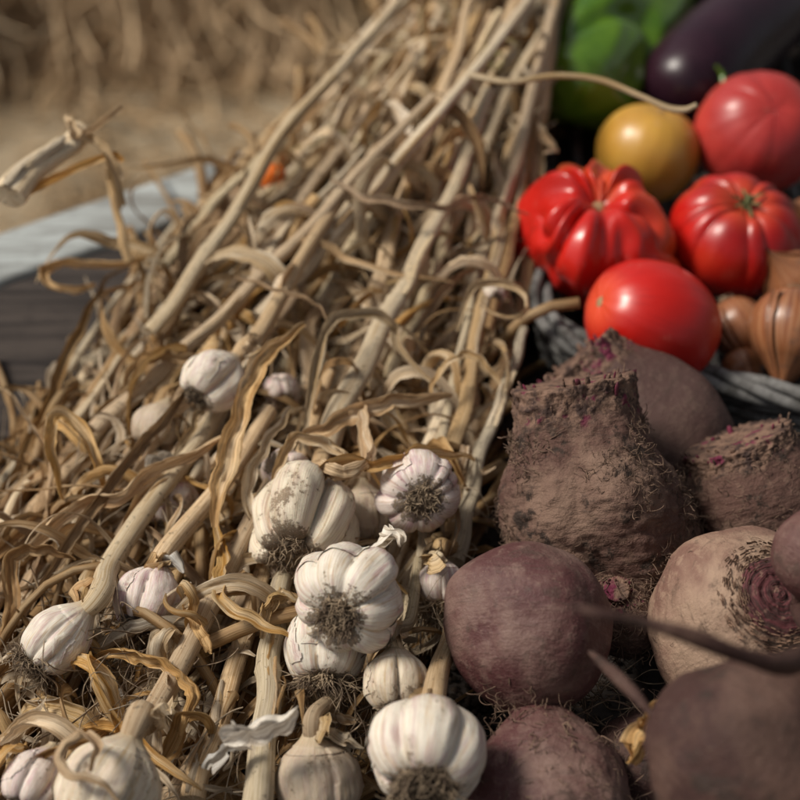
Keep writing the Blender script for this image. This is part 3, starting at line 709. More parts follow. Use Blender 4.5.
garlic(149,600,.048,36,(-.22,-.75,.45),'white bulb with purple streaks in the left of the pile, its neck hidden by leaves','garlic_pink',7,7,.2,stalk=[(190,545,.05),(225,480,.05),(270,410,.055)],tuft_n=150,tuft_len=.75,tuft_r=.42)
garlic(57,640,.052,33,(-.68,-.72,.12),'elongated clean white bulb with its root brush pointing to the left edge','garlic_white',8,7,.13,squash=1.0,stalk=[(110,565,.05),(150,505,.052),(200,440,.048),(262,340,.040)],stalk_mat='stalk_pale',sr=.0060,tuft_n=620,tuft_len=.8,tuft_r=.62,neck=1.5,neckr=.28)
garlic(108,792,.058,58,(-.32,-.82,.38),'large dusty cream bulb in the bottom left corner with a thick stalk','garlic_cream',9,7,.06,stalk=[(148,720,.052),(185,655,.05),(232,560,.052),(285,460,.056)],sr=.0064,tuft_n=60,neckr=.19,rough=.03,neck=1.08)
garlic(34,782,.050,34,(-.35,-.75,.5),'pink-tinged bulb at the very bottom left edge','garlic_pink',10,7,.17,tuft_n=100,tuft_len=.5)
garlic(397,684,.060,35,(.06,-.85,.42),'small cream bulb between the bearded bulb and the bottom front bulb','garlic_cream',11,8,.17,stalk=[(410,620,.05),(418,560,.042)],stalk_mat='stalk_grey',sr=.0034,tuft_n=120,tuft_len=.6,tuft_r=.5,tmat='root_pale')
garlic(428,752,.078,60,(-.1,-.60,.80),'biggest front bulb at the bottom with a brown crack between its cloves','garlic_white',12,7,.17,squash=.80,neck=.95,stalk=[(440,668,.062),(450,640,.05),(455,600,.04)],tuft_n=260,tuft_len=.55,tuft_r=.5)
garlic(316,782,.040,45,(.05,-1,.1),'brown-skinned round bulb at the bottom under the bearded one','garlic_brown',13,6,.05,stalk=[(338,690,.042),(352,640,.040)],sr=.004,tuft_n=0,rough=.03,neck=1.08,neckr=.26)
garlic(366,520,.038,34,(.1,-.7,.2),'brown papery bulb wedged in the shade between the speckled and the round bulb','garlic_brown',14,6,.08,tuft_n=40)
garlic(441,584,.040,24,(.0,-1,.15),'small bulb with long hanging roots against the purple smooth beet','garlic_pink',15,6,.12,stalk=[(455,545,.036),(468,500,.036)],sr=.0042,tuft_n=230,tuft_len=2.9,tuft_r=.7,tmat='root_pale')
garlic(494,294,.058,13,(.2,-.5,.8),'tiny white bulb ringed by a looped leaf near the ribbed tomato','garlic_white',16,6,.12,tuft_n=0)
garlic(158,428,.040,26,(-.2,-.7,.2),'greyish papery bulb half buried left of the dark rooted bulb','garlic_brown',17,5,.1,tuft_n=30)
garlic(172,505,.034,30,(-.2,-.7,.3),'mauve bulb mostly buried under leaves between the two left bulbs','garlic_pink',18,5,.12,tuft_n=0)
garlic(283,392,.036,20,(.2,-.5,.5),'mauve bulb hidden behind the broad ochre blade','garlic_pink',19,5,.12,tuft_n=0)

# broken cap of a small bulb between the bulbs and other papery flakes
def flake(pts, w, label, m='skin_flake', g=.8, tw=(0, .6)):
    hero_leaf(pts, w, m, label, tw, g, 30, wf=lambda t: w*(math.sin(PI*min(1, .08+t*.9))**.6)*(1+.25*noise.noise((t*7, w*999, 1))), group='papery garlic skin flakes', name='garlic_skin', cat='garlic skin', rag=.55)
flake([(222,742,.072),(245,728,.076),(272,722,.080),(298,708,.082)], .0085, 'white papery skin flake with torn edge in front of the fibrous grey stalk')
flake([(205,768,.055),(225,752,.060),(250,738,.062)], .0055, 'grey papery skin strip just below the torn white flake')
flake([(165,562,.055),(175,555,.062),(186,572,.06)], .0060, 'torn papery skin at the neck of the purple-streaked bulb', g=1.2)
flake([(372,548,.062),(386,538,.068),(402,545,.068)], .0065, 'torn papery cap between the largest clean bulb and the round pinkish one', g=1.6)
flake([(120,690,.03),(140,700,.034),(160,708,.03)], .0060, 'small grey skin flake in the shadow above the bottom left bulb')
flake([(318,735,.05),(338,728,.056),(362,745,.052)], .0080, 'papery skin fan peeling above the brown-skinned bulb', 'leaf_pale', 1.0)
flake([(425,560,.055),(436,552,.06),(446,562,.058)], .0070, 'torn skin standing on the bulb with hanging roots', 'leaf_pale', 1.2)
flake([(150,470,.045),(160,462,.05),(172,455,.05)], .0060, 'white papery skin chip under the looped ribbon leaf')

# root-like fibres trailing over the beets and bulbs
def fibres(name, label, cx, cy, z, n, Rp, seed, mat, ln=(.012, .04), r=.00028):
    mb = MB(); rr = random.Random(seed); c = at(cx, cy, z)
    for k in range(n):
        p = at(cx+rr.gauss(0, Rp), cy+rr.gauss(0, Rp*.8), z+rr.uniform(-.006, .008)); d = Vector((rr.gauss(0, 1), rr.gauss(0, 1), rr.gauss(0, .5)))
        path = [q-c for q in wander(p, d, rr.uniform(*ln), 12, rr, 3., .002, z+.02)]; tube(mb, path, r*rr.uniform(.6, 1.6), 3, caps=False)
    o = mb.build(name, M[mat]); o.location = c; tag(o, label, 'root tangle')
fibres('root_tangle', 'tangle of pale rootlets in the dark gap below the purple smooth beet', 592, 705, .03, 60, 20, 1, 'root_tuft')
fibres('root_tangle', 'tangle of fine roots on the stalk above the bottom left bulb', 120, 660, .04, 110, 34, 2, 'root_tuft', (.015, .05))
fibres('root_tangle', 'fine brown fibres in the shadow between the bottom bulbs', 345, 735, .035, 120, 34, 3, 'root_tuft')
# ------------------------------------------------------------------ beets
M['beet_hair'] = root_mat('beet_hair_fibre', (.22, .145, .105), (.10, .065, .048))
M['beet_purple'] = beet_mat('beet_purple_skin', (.085, .031, .031), (.195, .120, .100), (.065, .042, .033), .7, .40, .5)
M['beet_brown'] = beet_mat('beet_brown_skin', (.105, .054, .042), (.200, .125, .092), (.035, .022, .017), 1.3, .40, .75, 1.)
M['beet_smooth'] = beet_mat('beet_dusky_skin', (.085, .046, .040), (.135, .085, .068), (.06, .038, .03), .3, .5, .6, 1.)
M['beet_tan'] = beet_mat('beet_tan_skin', (.18, .095, .072), (.335, .225, .16), (.10, .062, .045), .8, .36, .6)
M['beet_dark'] = beet_mat('beet_dark_skin', (.050, .022, .019), (.100, .055, .042), (.03, .02, .016), .9, .42, .6)
t = NT('beet_crown_bark'); ov = t.objvec(); n_ = t.noise(ov, 110, 5, .7); n2_ = t.noise(ov, 75, 3, .5)
c_ = t.mix(t.ramp(n_, .38, .64), (.20, .120, .085), (.045, .026, .022)); c_ = t.mix(t.ramp(n2_, .58, .66), c_, (.13, .02, .045)); t.bump(n_, .9, .003); M['crown_bark'] = t.fin(c_, .75, .25)
M['flake_brown'] = simple_mat('beet_flake_brown', (.26, .16, .11), (.09, .05, .035), 120)
M['crown_flesh'] = simple_mat('beet_crown_flesh', (.16, .022, .05), (.08, .03, .035), 120, .5)
t = NT('beet_scar'); u_, v_ = t.uvs(); ov = t.objvec(); n_ = t.noise(t.cyl(u_, v_, .6, 14.), 1.5, 4, .6)
c_ = t.mix(t.ramp(n_, .4, .6), (.13, .04, .045), (.06, .03, .028)); c_ = t.mix(t.ramp(t.noise(ov, 230, 3), .55, .68), c_, (.22, .13, .10)); t.bump(n_, .8, .002); M['scar'] = t.fin(c_, .7, .25)

def beet(px, py, z, Rpx, crown, label, mat, seed, prof, lump=.05, fine=.0, crown_r=.42, crown_h=.18, style='stub', root=None, hairs=0, hair_len=.02, spin=0, hair_zone=(-1, 1), shift=0, groove=0, hmat='beet_hair', root_r=.16, rootmat=None):
    c = at(px, py, z); R = Rpx*pxm(c); cr = cdir(*crown); rr = random.Random(seed)
    e, inv = thing('beet', label, 'beet', c, cr, spin, 'beets piled beside the garlic')
    zs = [p[0] for p in prof]; rs = [p[1] for p in prof]; NV, NA = 120, 144; P = []
    scr = inv.to_3x3() @ RIGHT; tow = inv.to_3x3() @ (-FWD); ga = math.atan2(tow.y, tow.x)-.25
    pc = catmull([Vector((a, b, 0)) for a, b in prof], NV)
    for i, q in enumerate(pc):
        row = []
        for j in range(NA):
            a = 2*PI*j/NA; ca, sa = math.cos(a), math.sin(a)
            k = 1+lump*noise.noise((ca*1.1+seed, sa*1.1, q.x*1.2))*2+lump*.5*noise.noise((ca*2.6+seed, sa*2.6, q.x*2.4))
            k += fine*(noise.noise((ca*9+seed, sa*9, q.x*9))+.6*noise.noise((ca*22, sa*22+seed, q.x*26)))
            if groove:
                da = (a-ga+PI) % (2*PI)-PI; k -= groove*math.exp(-(da/.22)**2)*clamp(1.1-q.x*.9)*.9; k += groove*.5*math.exp(-((da-.6)/.45)**2)*clamp(1-q.x)
            r = max(q.y, .0)*R*k; sh = shift*R*(1-q.x)**2*.12
            row.append(Vector((ca*r+scr.x*sh, sa*r+scr.y*sh, q.x*R+fine*R*.3*noise.noise((ca*12, sa*12, q.x*7+seed)))))
        P.append(row)
    mb = MB(); mb.grid(P, closed=True); mb.fan(list(reversed(P[0])), sum(P[0], Vector())/NA, v=0); mb.fan(P[-1], sum(P[-1], Vector())/NA, v=1)
    b = mb.build('body', M[mat], e)
    ztop_ = prof[-1][0]*R; cR = crown_r*R
    def surf_z(r):
        for i in range(NV-1, 0, -1):
            if pc[i].y <= r/R <= pc[i-1].y and pc[i].x > 0:
                return (pc[i].x+(pc[i-1].x-pc[i].x)*(r/R-pc[i].y)/max(1e-6, pc[i-1].y-pc[i].y))*R
        return ztop_
    if style in ('stub', 'cut'):
        Q = []; H = crown_h*R; rend = prof[-1][1]*R; i0 = next(i for i in range(NV) if pc[i].x > prof[-1][0]-.30); nb = NV-i0; base = prof[-1][0]*R-.22*R
        for i in range(nb+8):
            src = P[min(i0+i, NV-1)]; q = i/(nb+7); up = max(0, i-nb+1)/8*H; row = []
            for j, p in enumerate(src):
                a = 2*PI*j/NA; ca, sa = math.cos(a), math.sin(a)
                ridge = noise.noise((ca*13+seed, sa*13, q*5))+.7*noise.noise((ca*26+seed, sa*26, q*11))
                k = .985+.045*clamp(q*1.4)+.06*ridge*clamp(.15+q)+.03*noise.noise((ca*2, sa*2, q*3+seed))*q
                if i == 0: k = .95
                if i > nb+5: k *= .985
                row.append(Vector((p.x*k, p.y*k, p.z+up+R*.03*ridge*q)))
            Q.append(row)
        Q[-1:] = [Q[-1]]
        for q in (.82, .6, .4, .2):
            Q.append([Vector((p.x*q, p.y*q, base+H+.22*R-.03*R*(1-q)+.03*R*noise.noise((p.x/R*9, p.y/R*9, seed+q)))) for p in Q[nb+7]])
        mb = MB(); mb.grid(Q, closed=True); mb.fan(Q[-1], Vector((0, 0, base+H+.19*R))); cw = mb.build('crown', M['crown_bark'], e)
        for k in range(34):      # stubs of the cut leaf stems
            a = rr.uniform(0, 2*PI); low = rr.random() < .5; q = rend*(1.05 if low else rr.uniform(.6, 1.03)); zz = base+(H+.22*R)*(rr.uniform(.35, .9) if low else 1)
            p = Vector((math.cos(a)*q, math.sin(a)*q, zz)); d = Vector((math.cos(a)*.35, math.sin(a)*.35, 1)).normalized(); mb = MB(); L = R*rr.uniform(.03, .09); s = R*rr.uniform(.012, .04)
            tube(mb, catmull([p-d*L, p, p+d*L*.6, p+d*L], 9), lambda t: s*(math.sin(PI*(.12+t*.8)))**.6, 9, mod=lambda A_, L_: 1+.4*noise.noise((math.cos(A_)*2, math.sin(A_)*2, L_*300+k)), flat=.5)
            mb.build('stem_stub', M['crown_flesh' if rr.random() < .25 else 'crown_bark'], cw)
    elif style == 'scar':
        Q = []
        for i in range(22):
            q = i/21; row = []
            for j in range(84):
                a = 2*PI*j/84; ca, sa = math.cos(a), math.sin(a)
                rad = cR*q*(1+.12*noise.noise((ca*2+seed, sa*2, q*2))+.05*noise.noise((ca*9+seed, sa*9, 1)))
                # follow the body's shoulder
                zz = surf_z(rad)+R*.014*math.sin(q*26)*(1-q*.5)+R*.030+.016*R*noise.noise((ca*q*9, sa*q*9, seed))
                if q > .93: zz -= R*.07
                row.append(Vector((ca*rad, sa*rad, zz)))
            Q.append(row)
        mb = MB(); mb.grid(Q, closed=True); mb.build('crown_scar', M['scar'], e)
        mb = MB()
        for k in range(420):
            a = rr.uniform(0, 2*PI); q = cR*rr.uniform(.75, 1.35); z_ = surf_z(q)+.012*R; p = Vector((math.cos(a)*q, math.sin(a)*q, z_)); tt = Vector((-math.sin(a), math.cos(a), rr.uniform(-.1, .4))).normalized(); L = rr.uniform(.02, .07)*R*1.6
            ribbon(mb, [p, p+tt*L*.5+Vector((0, 0, .015*R)), p+tt*L+Vector((0, 0, rr.uniform(-.01, .03)*R))], R*rr.uniform(.006, .016), None, .6, 3, n0=Vector((0, 0, 1)))
        mb.build('crown_flakes', M['flake_brown'], e)
    if root:
        p0 = inv.inverted() @ Vector((0, 0, prof[0][0]*R*.96)); p1 = inv.inverted() @ Vector((0, 0, (prof[0][0]-.2)*R))
        path = catmull([p0, p1]+[at(*q) for q in root], 50); r0 = R*root_r
        mb = MB(); tube(mb, path, (lambda t: r0*(.8-.62*t)*(1+.15*math.sin(t*23))) if root_r >= .3 else (lambda t: r0*(1-t)**2.0*.75+r0*.25*(1-t*.8)), 12, inv, stalk_mod(seed)); mb.build('taproot', M[rootmat or mat], e)
    if hairs:
        mb = MB()
        for k in range(hairs):
            i = rr.randrange(3, NV-3); j = rr.randrange(NA); p = P[i][j]
            if not hair_zone[0] <= p.z/R <= hair_zone[1]: continue
            if hairs > 1000 and noise.noise((p.x*38+seed, p.y*38, p.z*38)) < .12: continue
            nrm = Vector((p.x, p.y, p.z*.4)).normalized(); d = (nrm*.5+Vector((rr.gauss(0, 1), rr.gauss(0, 1), rr.gauss(0, 1)))).normalized(); w = Vector((rr.gauss(0, 1), rr.gauss(0, 1), rr.gauss(0, 1)))
            path = [p-nrm*.0006]; q = p.copy(); L = hair_len*rr.uniform(.3, 1.3); 
            for s_ in range(8):
                w = w*.8+Vector((rr.gauss(0, 1), rr.gauss(0, 1), rr.gauss(0, 1)))*.5; d = (d+w*.5-nrm*.26).normalized(); q = q+d*L/8; path.append(q)
            tube(mb, path, .00017*rr.uniform(.7, 1.8), 3, caps=False)
        s = mb.build('root_hairs', M[hmat], e)
    return e
ROUND = [(-1.0, .10), (-.93, .32), (-.75, .62), (-.45, .88), (-.05, 1.0), (.35, .95), (.68, .74), (.86, .50), (.93, .30)]
TALL = [(-1.55, .12), (-1.3, .38), (-.9, .70), (-.45, .90), (0, .92), (.4, .80), (.75, .64), (.98, .54)]
beet(527,628,.070,83,(.10,.88,-.42),'smooth dusty purple round beet with its hairy root end down, beside the garlic','beet_purple',1,[(a*1.06, b) for a, b in ROUND],.07,.006,shift=.15,hairs=700,hair_zone=(-1.2,-.80),hair_len=.015,style='none',root=[(530,725,.055),(545,750,.05)])
beet(590,508,.060,94,(-.16,.98,.08),'biggest rough earth-crusted beet standing with its flat cut magenta-rimmed crown on top','beet_brown',2,[(-1.25,.12),(-1.1,.42),(-.85,.74),(-.5,.94),(-.1,1.0),(.3,.93),(.7,.76),(1.0,.66),(1.26,.61)],.075,.040,crown_h=.10,style='cut',hairs=11000,hair_len=.007,hair_zone=(-1.2,.9),shift=.55,groove=.16)
beet(640,436,.034,92,(-.62,.72,.0),'smoother brown beet lying behind the biggest rough beet under the oval tomato','beet_smooth',3,TALL,.04,.006,crown_r=.46,crown_h=.12,style='cut',hairs=60,hair_len=.006)
beet(758,500,.048,74,(-.36,.92,.14),'brown rough beet with scaly magenta-flecked crown below the onions','beet_brown',4,[(-1.2,.2),(-.9,.62),(-.4,.94),(.0,.99),(.35,.92),(.65,.78),(.82,.70)],.05,.022,crown_h=.08,style='cut',hairs=1000,hair_len=.006,hmat='beet_hair')
beet(738,622,.062,92,(.28,.42,.86),'pale tan beet with its ringed reddish leaf scar facing the viewer','beet_tan',5,ROUND,.07,.010,crown_r=.48,style='scar',hairs=100,hair_len=.008)
beet(826,556,.125,52,(.3,.85,.2),'pinkish beet cut off by the right edge, its long root trailing left','beet_purple',6,ROUND,.04,.003,root=[(815,645,.155),(785,664,.185),(740,655,.20),(690,636,.21),(640,622,.215),(600,614,.22),(572,606,.22)],root_r=.30,rootmat='beet_dark')
beet(752,758,.130,106,(.3,-.35,-.6),'large dark blurred beet nearest the viewer in the bottom right corner','beet_dark',7,ROUND,.09,.012,style='none')
beet(548,800,.036,84,(.05,-.8,.3),'muddy purple beet below the smooth dusty purple one at the bottom edge','beet_purple',8,[(-1.25,.10),(-1.1,.28),(-.8,.58),(-.45,.86),(-.05,1.0),(.35,.95),(.68,.74),(.86,.50),(.93,.30)],.07,.016,hairs=900,hair_len=.010,style='none')
beet(622,612,.040,44,(-.2,.55,.75),'small scabby beet top showing between the smooth purple and pale tan beets','beet_brown',9,ROUND,.09,.03,crown_r=.5,crown_h=.14,style='cut',hairs=900,hair_len=.012)
beet(650,770,.025,60,(.3,.6,-.3),'dark beet in the shadow behind the nearest blurred beet','beet_dark',10,ROUND,.05,.012,hairs=300)
mb = MB(); pts = [at(*p) for p in [(590,652,.13),(612,672,.14),(634,694,.142),(656,720,.14)]]; mb2 = catmull(pts, 26)
tube(mb, mb2, lambda t: .0024*(.12+math.sin(PI*min(.97, t*.9+.06))**.8), 10, Matrix.Translation(-pts[0])); o = mb.build('beet_root', M['beet_dark']); o.location = pts[0]; tag(o, 'blurred snapped rootlet between the smooth purple and nearest beets', 'beet root')
hero_leaf([(632,762,.07),(642,740,.08),(652,718,.085),(664,700,.085)], .006, 'leaf_ochre', 'ochre ragged leaf tip wedged against the nearest blurred beet', (0, .7), .8)

# ------------------------------------------------------------------ tomatoes, pepper, eggplant, onions in the wicker tray
RED, DRED = (.50, .009, .005), (.28, .004, .005)
M['tomato_red'] = tomato_mat('tomato_red_skin', RED, DRED, (.66, .06, .02), .30, shoulder=(.66, .08, .03))
M['tomato_rib'] = tomato_mat('tomato_ribbed_skin', (.54, .014, .008), (.32, .007, .006), (.62, .12, .03), .24)
M['tomato_pink'] = tomato_mat('tomato_pink_skin', (.50, .05, .04), (.36, .028, .026), (.55, .12, .05), .30)
M['tomato_yellow'] = tomato_mat('tomato_yellow_skin', (.55, .30, .05), (.42, .21, .03), (.52, .16, .04), .30)
M['tomato_orange'] = tomato_mat('tomato_orange_skin', (.75, .17, .02), (.60, .10, .01), None, .3)
M['calyx'] = simple_mat('dried_calyx', (.20, .21, .09), (.10, .09, .04), 200)
M['scar_tan'] = simple_mat('stem_scar_cork', (.38, .24, .13), (.15, .08, .04), 200)
def tomato(px, py, z, Rpx, top, label, mat, seed, ribs=5, depth=.05, squash=.85, ell=(1, 1), spin=0, calyx=False, scar=True, irr=.03, dimple=.16, sharp=1.0, warp=.12):
    c = at(px, py, z); R = Rpx*pxm(c); rr = random.Random(seed)
    e, inv = thing('tomato', label, 'tomato', c, cdir(*top), spin, 'tomatoes in the wicker tray' if Rpx > 20 else None)
    f = lobes(ribs, seed) if ribs else None; NV, NA = 120, 200; P = []
    for i in range(NV):
        t = i/(NV-1); a = PI*.5-PI*t*.995-.004; row = []       # from stem end to blossom end
        for j in range(NA):
            th = 2*PI*j/NA; ca, sa = math.cos(th), math.sin(th); k = 1.
            w = math.cos(a); r = abs(w)**.86
            if f:
                s_, am = f(th+warp*noise.noise((seed+ca*1.2, t*3.4, sa*1.2)))
                fade = max(0, 1-t*1.05)**.55
                gr = max(0, 1-abs(s_)**(2.2/sharp))
                k = 1-depth*fade*(1-gr)+(am-1)*depth*2.2*fade
            k *= 1+irr*noise.noise((ca*1.2+seed, sa*1.2, t*2))*2+irr*.6*noise.noise((ca*4+seed, sa*4, t*4))
            zz = math.sin(a)*squash
            zz -= dimple*math.exp(-(r/.30)**2)*(1 if t < .5 else .15)
            if f: zz -= depth*.8*(1-gr)*max(0, 1-t*1.6)*min(1, r*2)
            row.append(Vector((ca*r*R*k*ell[0], sa*r*R*k*ell[1], zz*R*(.5+.5*k))))
        P.append(row)
    mb = MB(); mb.grid(P, closed=True); mb.build('skin', M[mat], e); z0 = P[2][0].z
    if scar:
        mb = MB(); rows = []
        for i in range(6):
            q = i/5; rows.append([Vector((math.cos(2*PI*j/20)*R*.085*q*(1+.3*noise.noise((j*.6, seed, 0))), math.sin(2*PI*j/20)*R*.085*q*(1+.3*noise.noise((j*.6, seed, 3))), z0+R*.035*(1-q)+.004*R+.012*R*noise.noise((j, i, 2)))) for j in range(20)])
        mb.grid(rows, closed=True); mb.build('stem_scar', M['scar_tan'], e)
    if calyx:
        mb = MB(); tube(mb, [Vector((0, 0, z0)), Vector((R*.03, 0, z0+R*.10)), Vector((R*.08, R*.02, z0+R*.20))], R*.05, 8); stm = mb.build('stem', M['calyx'], e)
        for k in range(6):
            a = k*PI/3+rr.uniform(-.2, .2); d = Vector((math.cos(a), math.sin(a), 0)); L = R*rr.uniform(.22, .36); mb = MB()
            ribbon(mb, catmull([Vector((0, 0, z0+R*.06)), d*L*.4+Vector((0, 0, z0+R*.13)), d*L*.8+Vector((0, 0, z0+R*.16)), d*L+Vector((0, 0, z0+R*rr.uniform(.12, .26)))], 14), lambda t: R*.045*(1-t)**.6+.0002, None, .5, 5, seed=k); mb.build('sepal', M['calyx'], stm)
    return e
TZ = .055
tomato(596,236,.062,86,(.0,.70,.72),'large deeply ribbed and folded red tomato at the left of the tray','tomato_rib',3,7,.21,.82,(1.06,.88),spin=1.6,irr=.15,dimple=.38,sharp=1.3,warp=.95)
tomato(734,236,.058,68,(.10,.62,.78),'red tomato with a dried green calyx on top, right of the ribbed one','tomato_red',8,11,.055,.80,spin=.2,calyx=True,scar=False,dimple=.22,irr=.015)
tomato(652,322,.064,65,(-.85,.28,.45),'smooth oval red tomato lying on its side in front of the others','tomato_red',12,0,.0,1.06,(1,.93),dimple=.05,irr=.018)
tomato(757,134,.060,63,(.1,.25,.9),'pinkish red round tomato at the back right by the eggplant','tomato_pink',15,5,.02,.92,irr=.02,dimple=.05,scar=False)
tomato(648,153,.050,52,(.2,.75,.4),'yellow-orange round tomato behind the ribbed red one','tomato_yellow',17,0,0,.92,irr=.015,dimple=.06)
tomato(271,176,.052,15,(.2,.8,.3),'tiny orange tomato glimpsed between the stalks at the left shoulder of the sheaf','tomato_orange',21,0,0,.9,scar=False)

t = NT('pepper_skin'); ov = t.objvec(); n_ = t.noise(ov, 22, 3); M['pepper'] = t.fin(t.mix(t.ramp(n_, .35, .75), (.095, .190, .010), (.040, .105, .006)), t.math('MULTIPLY_ADD', n_, .1, .12), .6, Coat_Weight=.1, Coat_Roughness=.12, Subsurface_Weight=.05, Subsurface_Scale=.003)
def pepper():
    pts = [at(566,116,.050), at(578,92,.055), at(600,50,.062), at(628,0,.068), at(655,-50,.066), at(672,-80,.06)]
    e, inv = thing('green_pepper', 'glossy green pepper with folded lobes at the back of the tray beside the stalks', 'pepper', pts[0]); path = catmull(pts, 110); T, N = frames(path); P = []; s0 = pxm(pts[1])
    for i, p in enumerate(path):
        t = i/109; B = T[i].cross(N[i]); r = s0*(54*(min(1, (t/.16))**.62)*(1+.28*min(1, t*1.6))); row = []
        if t > .92: r *= (1-((t-.92)/.08)**2*.75)
        for j in range(150):
            a = 2*PI*j/150; fold = .5+.5*math.cos(3*a+1.1+1.6*noise.noise((t*2, 0, 5)))
            k = 1-.17*(1-fold)**1.4+.10*noise.noise((math.cos(a)*1.4, math.sin(a)*1.4, t*4.5))+.03*noise.noise((math.cos(a)*3.5, math.sin(a)*3.5, t*9))
            k -= .22*math.exp(-((t-.36-.09*math.sin(a*2))/.03)**2)*(.5+.5*math.sin(a+.4))      # crosswise crease
            row.append(p+B*(math.cos(a)*r*k)+N[i]*(math.sin(a)*r*k*.86))
        P.append(row)
    mb = MB(); mb.grid(P, closed=True, inv=inv); mb.fan(list(reversed(P[0])), path[0], inv); mb.fan(P[-1], path[-1], inv); mb.build('skin', M['pepper'], e)
pepper()
t = NT('eggplant_skin'); ov = t.objvec(); n_ = t.noise(ov, 14, 4); M['eggplant'] = t.fin(t.mix(t.ramp(n_, .4, .7), (.012, .004, .009), (.026, .008, .016)), t.math('MULTIPLY_ADD', t.noise(ov, 80, 4), .3, .16), .35)
def eggplant(pts, rmax, label):
    e, inv = thing('eggplant', label, 'eggplant', pts[0], None, 0, 'eggplants at the back of the tray'); path = catmull(pts, 90)
    def rad(t): return rmax*(max(0, 1-(1-min(1, t/.34))**2))**.5*(1-.28*clamp((t-.4)/.6)**1.3)+.0005
    mb = MB(); tube(mb, path, rad, 96, inv, lambda a, L: 1+.03*noise.noise((math.cos(a)*1.5, math.sin(a)*1.5, L*14))); mb.build('skin', M['eggplant'], e)
    mb = MB(); p, q = path[-1], path[-1]+(path[-1]-path[-4]).normalized()*.03; tube(mb, [p, p.lerp(q, .5), q], lambda t: .008*(1-.3*t), 12, inv); mb.build('stem', M['calyx'], e)
eggplant([at(672,118,.042), at(690,88,.05), at(725,48,.056), at(775,5,.058), at(830,-45,.055)], .037, 'dark purple glossy eggplant lying at the back right corner of the tray')
eggplant([at(688,22,.02), at(705,-5,.025), at(740,-45,.03), at(780,-90,.03)], .034, 'second dark eggplant in shadow behind the green pepper')
mb = MB(); p0 = at(722,74,.075); tube(mb, catmull([at(724,86,.07), p0, at(716,66,.08)], 10), lambda t: .0022*(1-.4*t), 8, Matrix.Translation(-p0)); o = mb.build('stem_scrap', M['pepper']); o.location = p0; tag(o, 'small green stem scrap behind the pinkish red tomato', 'stem')

t = NT('onion_skin'); u_, v_ = t.uvs(); f_ = t.noise(t.cyl(u_, v_, 16., 1.2), 1.6, 4, .6); b_ = t.noise(t.cyl(u_, v_, 2.5, 1.5), 1.6, 3)
c_ = t.mix(t.ramp(b_, .4, .65), (.27, .095, .036), (.17, .052, .022)); c_ = t.mix(t.math('MULTIPLY', t.ramp(f_, .46, .62), .8), c_, (.40, .20, .10)); c_ = t.mix(t.math('MULTIPLY', t.ramp(t.noise(t.objvec(), 90, 5, .7), .55, .68), .6), c_, (.13, .07, .045)); t.bump(f_, .3, .001); M['onion'] = t.fin(c_, .3, .5, Coat_Weight=.2, Coat_Roughness=.25)
M['onion_paper'] = leaf_mat('onion_paper', (.46, .29, .17), (.30, .15, .08), (.58, .42, .28), .3)
def onion(px, py, z, Rpx, neck, label, seed, squash=1.05, split=False):
    c = at(px, py, z); R = Rpx*pxm(c); e, inv = thing('onion', label, 'onion', c, cdir(*neck), seed, 'onions at the right of the tray'); rr = random.Random(seed); P = []
    for i in range(70):
        t = i/69
        if t < .8: a = -PI/2+t/.8*PI*.80; r, zz = math.cos(a)**.9 if math.cos(a) > 0 else 0, math.sin(a)*squash; last = (r, zz)
        else: k = (t-.8)/.2; r = last[0]*(1-k)**1.8+.10*(1-(1-k)**1.8)*(1-.4*k); zz = last[1]+(1.75-last[1])*k
        P.append([Vector((math.cos(2*PI*j/96)*r*R*(1+.05*noise.noise((math.cos(2*PI*j/96)*1.3+seed, math.sin(2*PI*j/96)*1.3, t*2))+.012*noise.noise((math.cos(2*PI*j/96)*9, math.sin(2*PI*j/96)*9, t*2))), math.sin(2*PI*j/96)*r*R*(1+.05*noise.noise((math.sin(2*PI*j/96)*1.3+seed, 0, t*2))), zz*R)) for j in range(96)])
    mb = MB(); mb.grid(P, closed=True); mb.build('bulb', M['onion'], e)
    for k in range(2):      # loose papery shell strips running into the neck
        j = rr.randrange(96); path = [P[i][j]*1.012+Vector((0, 0, 0)) for i in range(20, 68, 3)]; n0 = Vector((P[30][j].x, P[30][j].y, 0)).normalized()
        mb = MB(); ribbon(mb, path, lambda t: R*.13*(1-t)**.5+R*.02, None, .5, 7, n0=n0, seed=seed+k, rag=.2); mb.build('shell_strip', M['onion'], e)
    mb = MB(); tuft(mb, (0, 0, -R*squash*.97), R*.12, 40, R*.3, rr); mb.build('root_tuft', M['root_pale'], e)
onion(790,330,.056,41,(-.22,-.93,.25),'glossy copper onion with its twin papery necks pointing down at the right edge',1)
onion(739,328,.038,30,(.35,-.8,.2),'smaller brown onion in the shade between the oval tomato and the copper onion',2)
onion(797,283,.048,32,(-.6,.5,.5),'onion with flaking tan skin above the copper onion at the right edge',3)
onion(812,222,.050,26,(-.5,.3,.5),'pale tan onion cut by the right edge beside the calyx tomato',4)
onion(742,368,.028,22,(.3,-.5,.6),'small flattened dull onion at the tray rim under the smaller brown onion',5,.8)

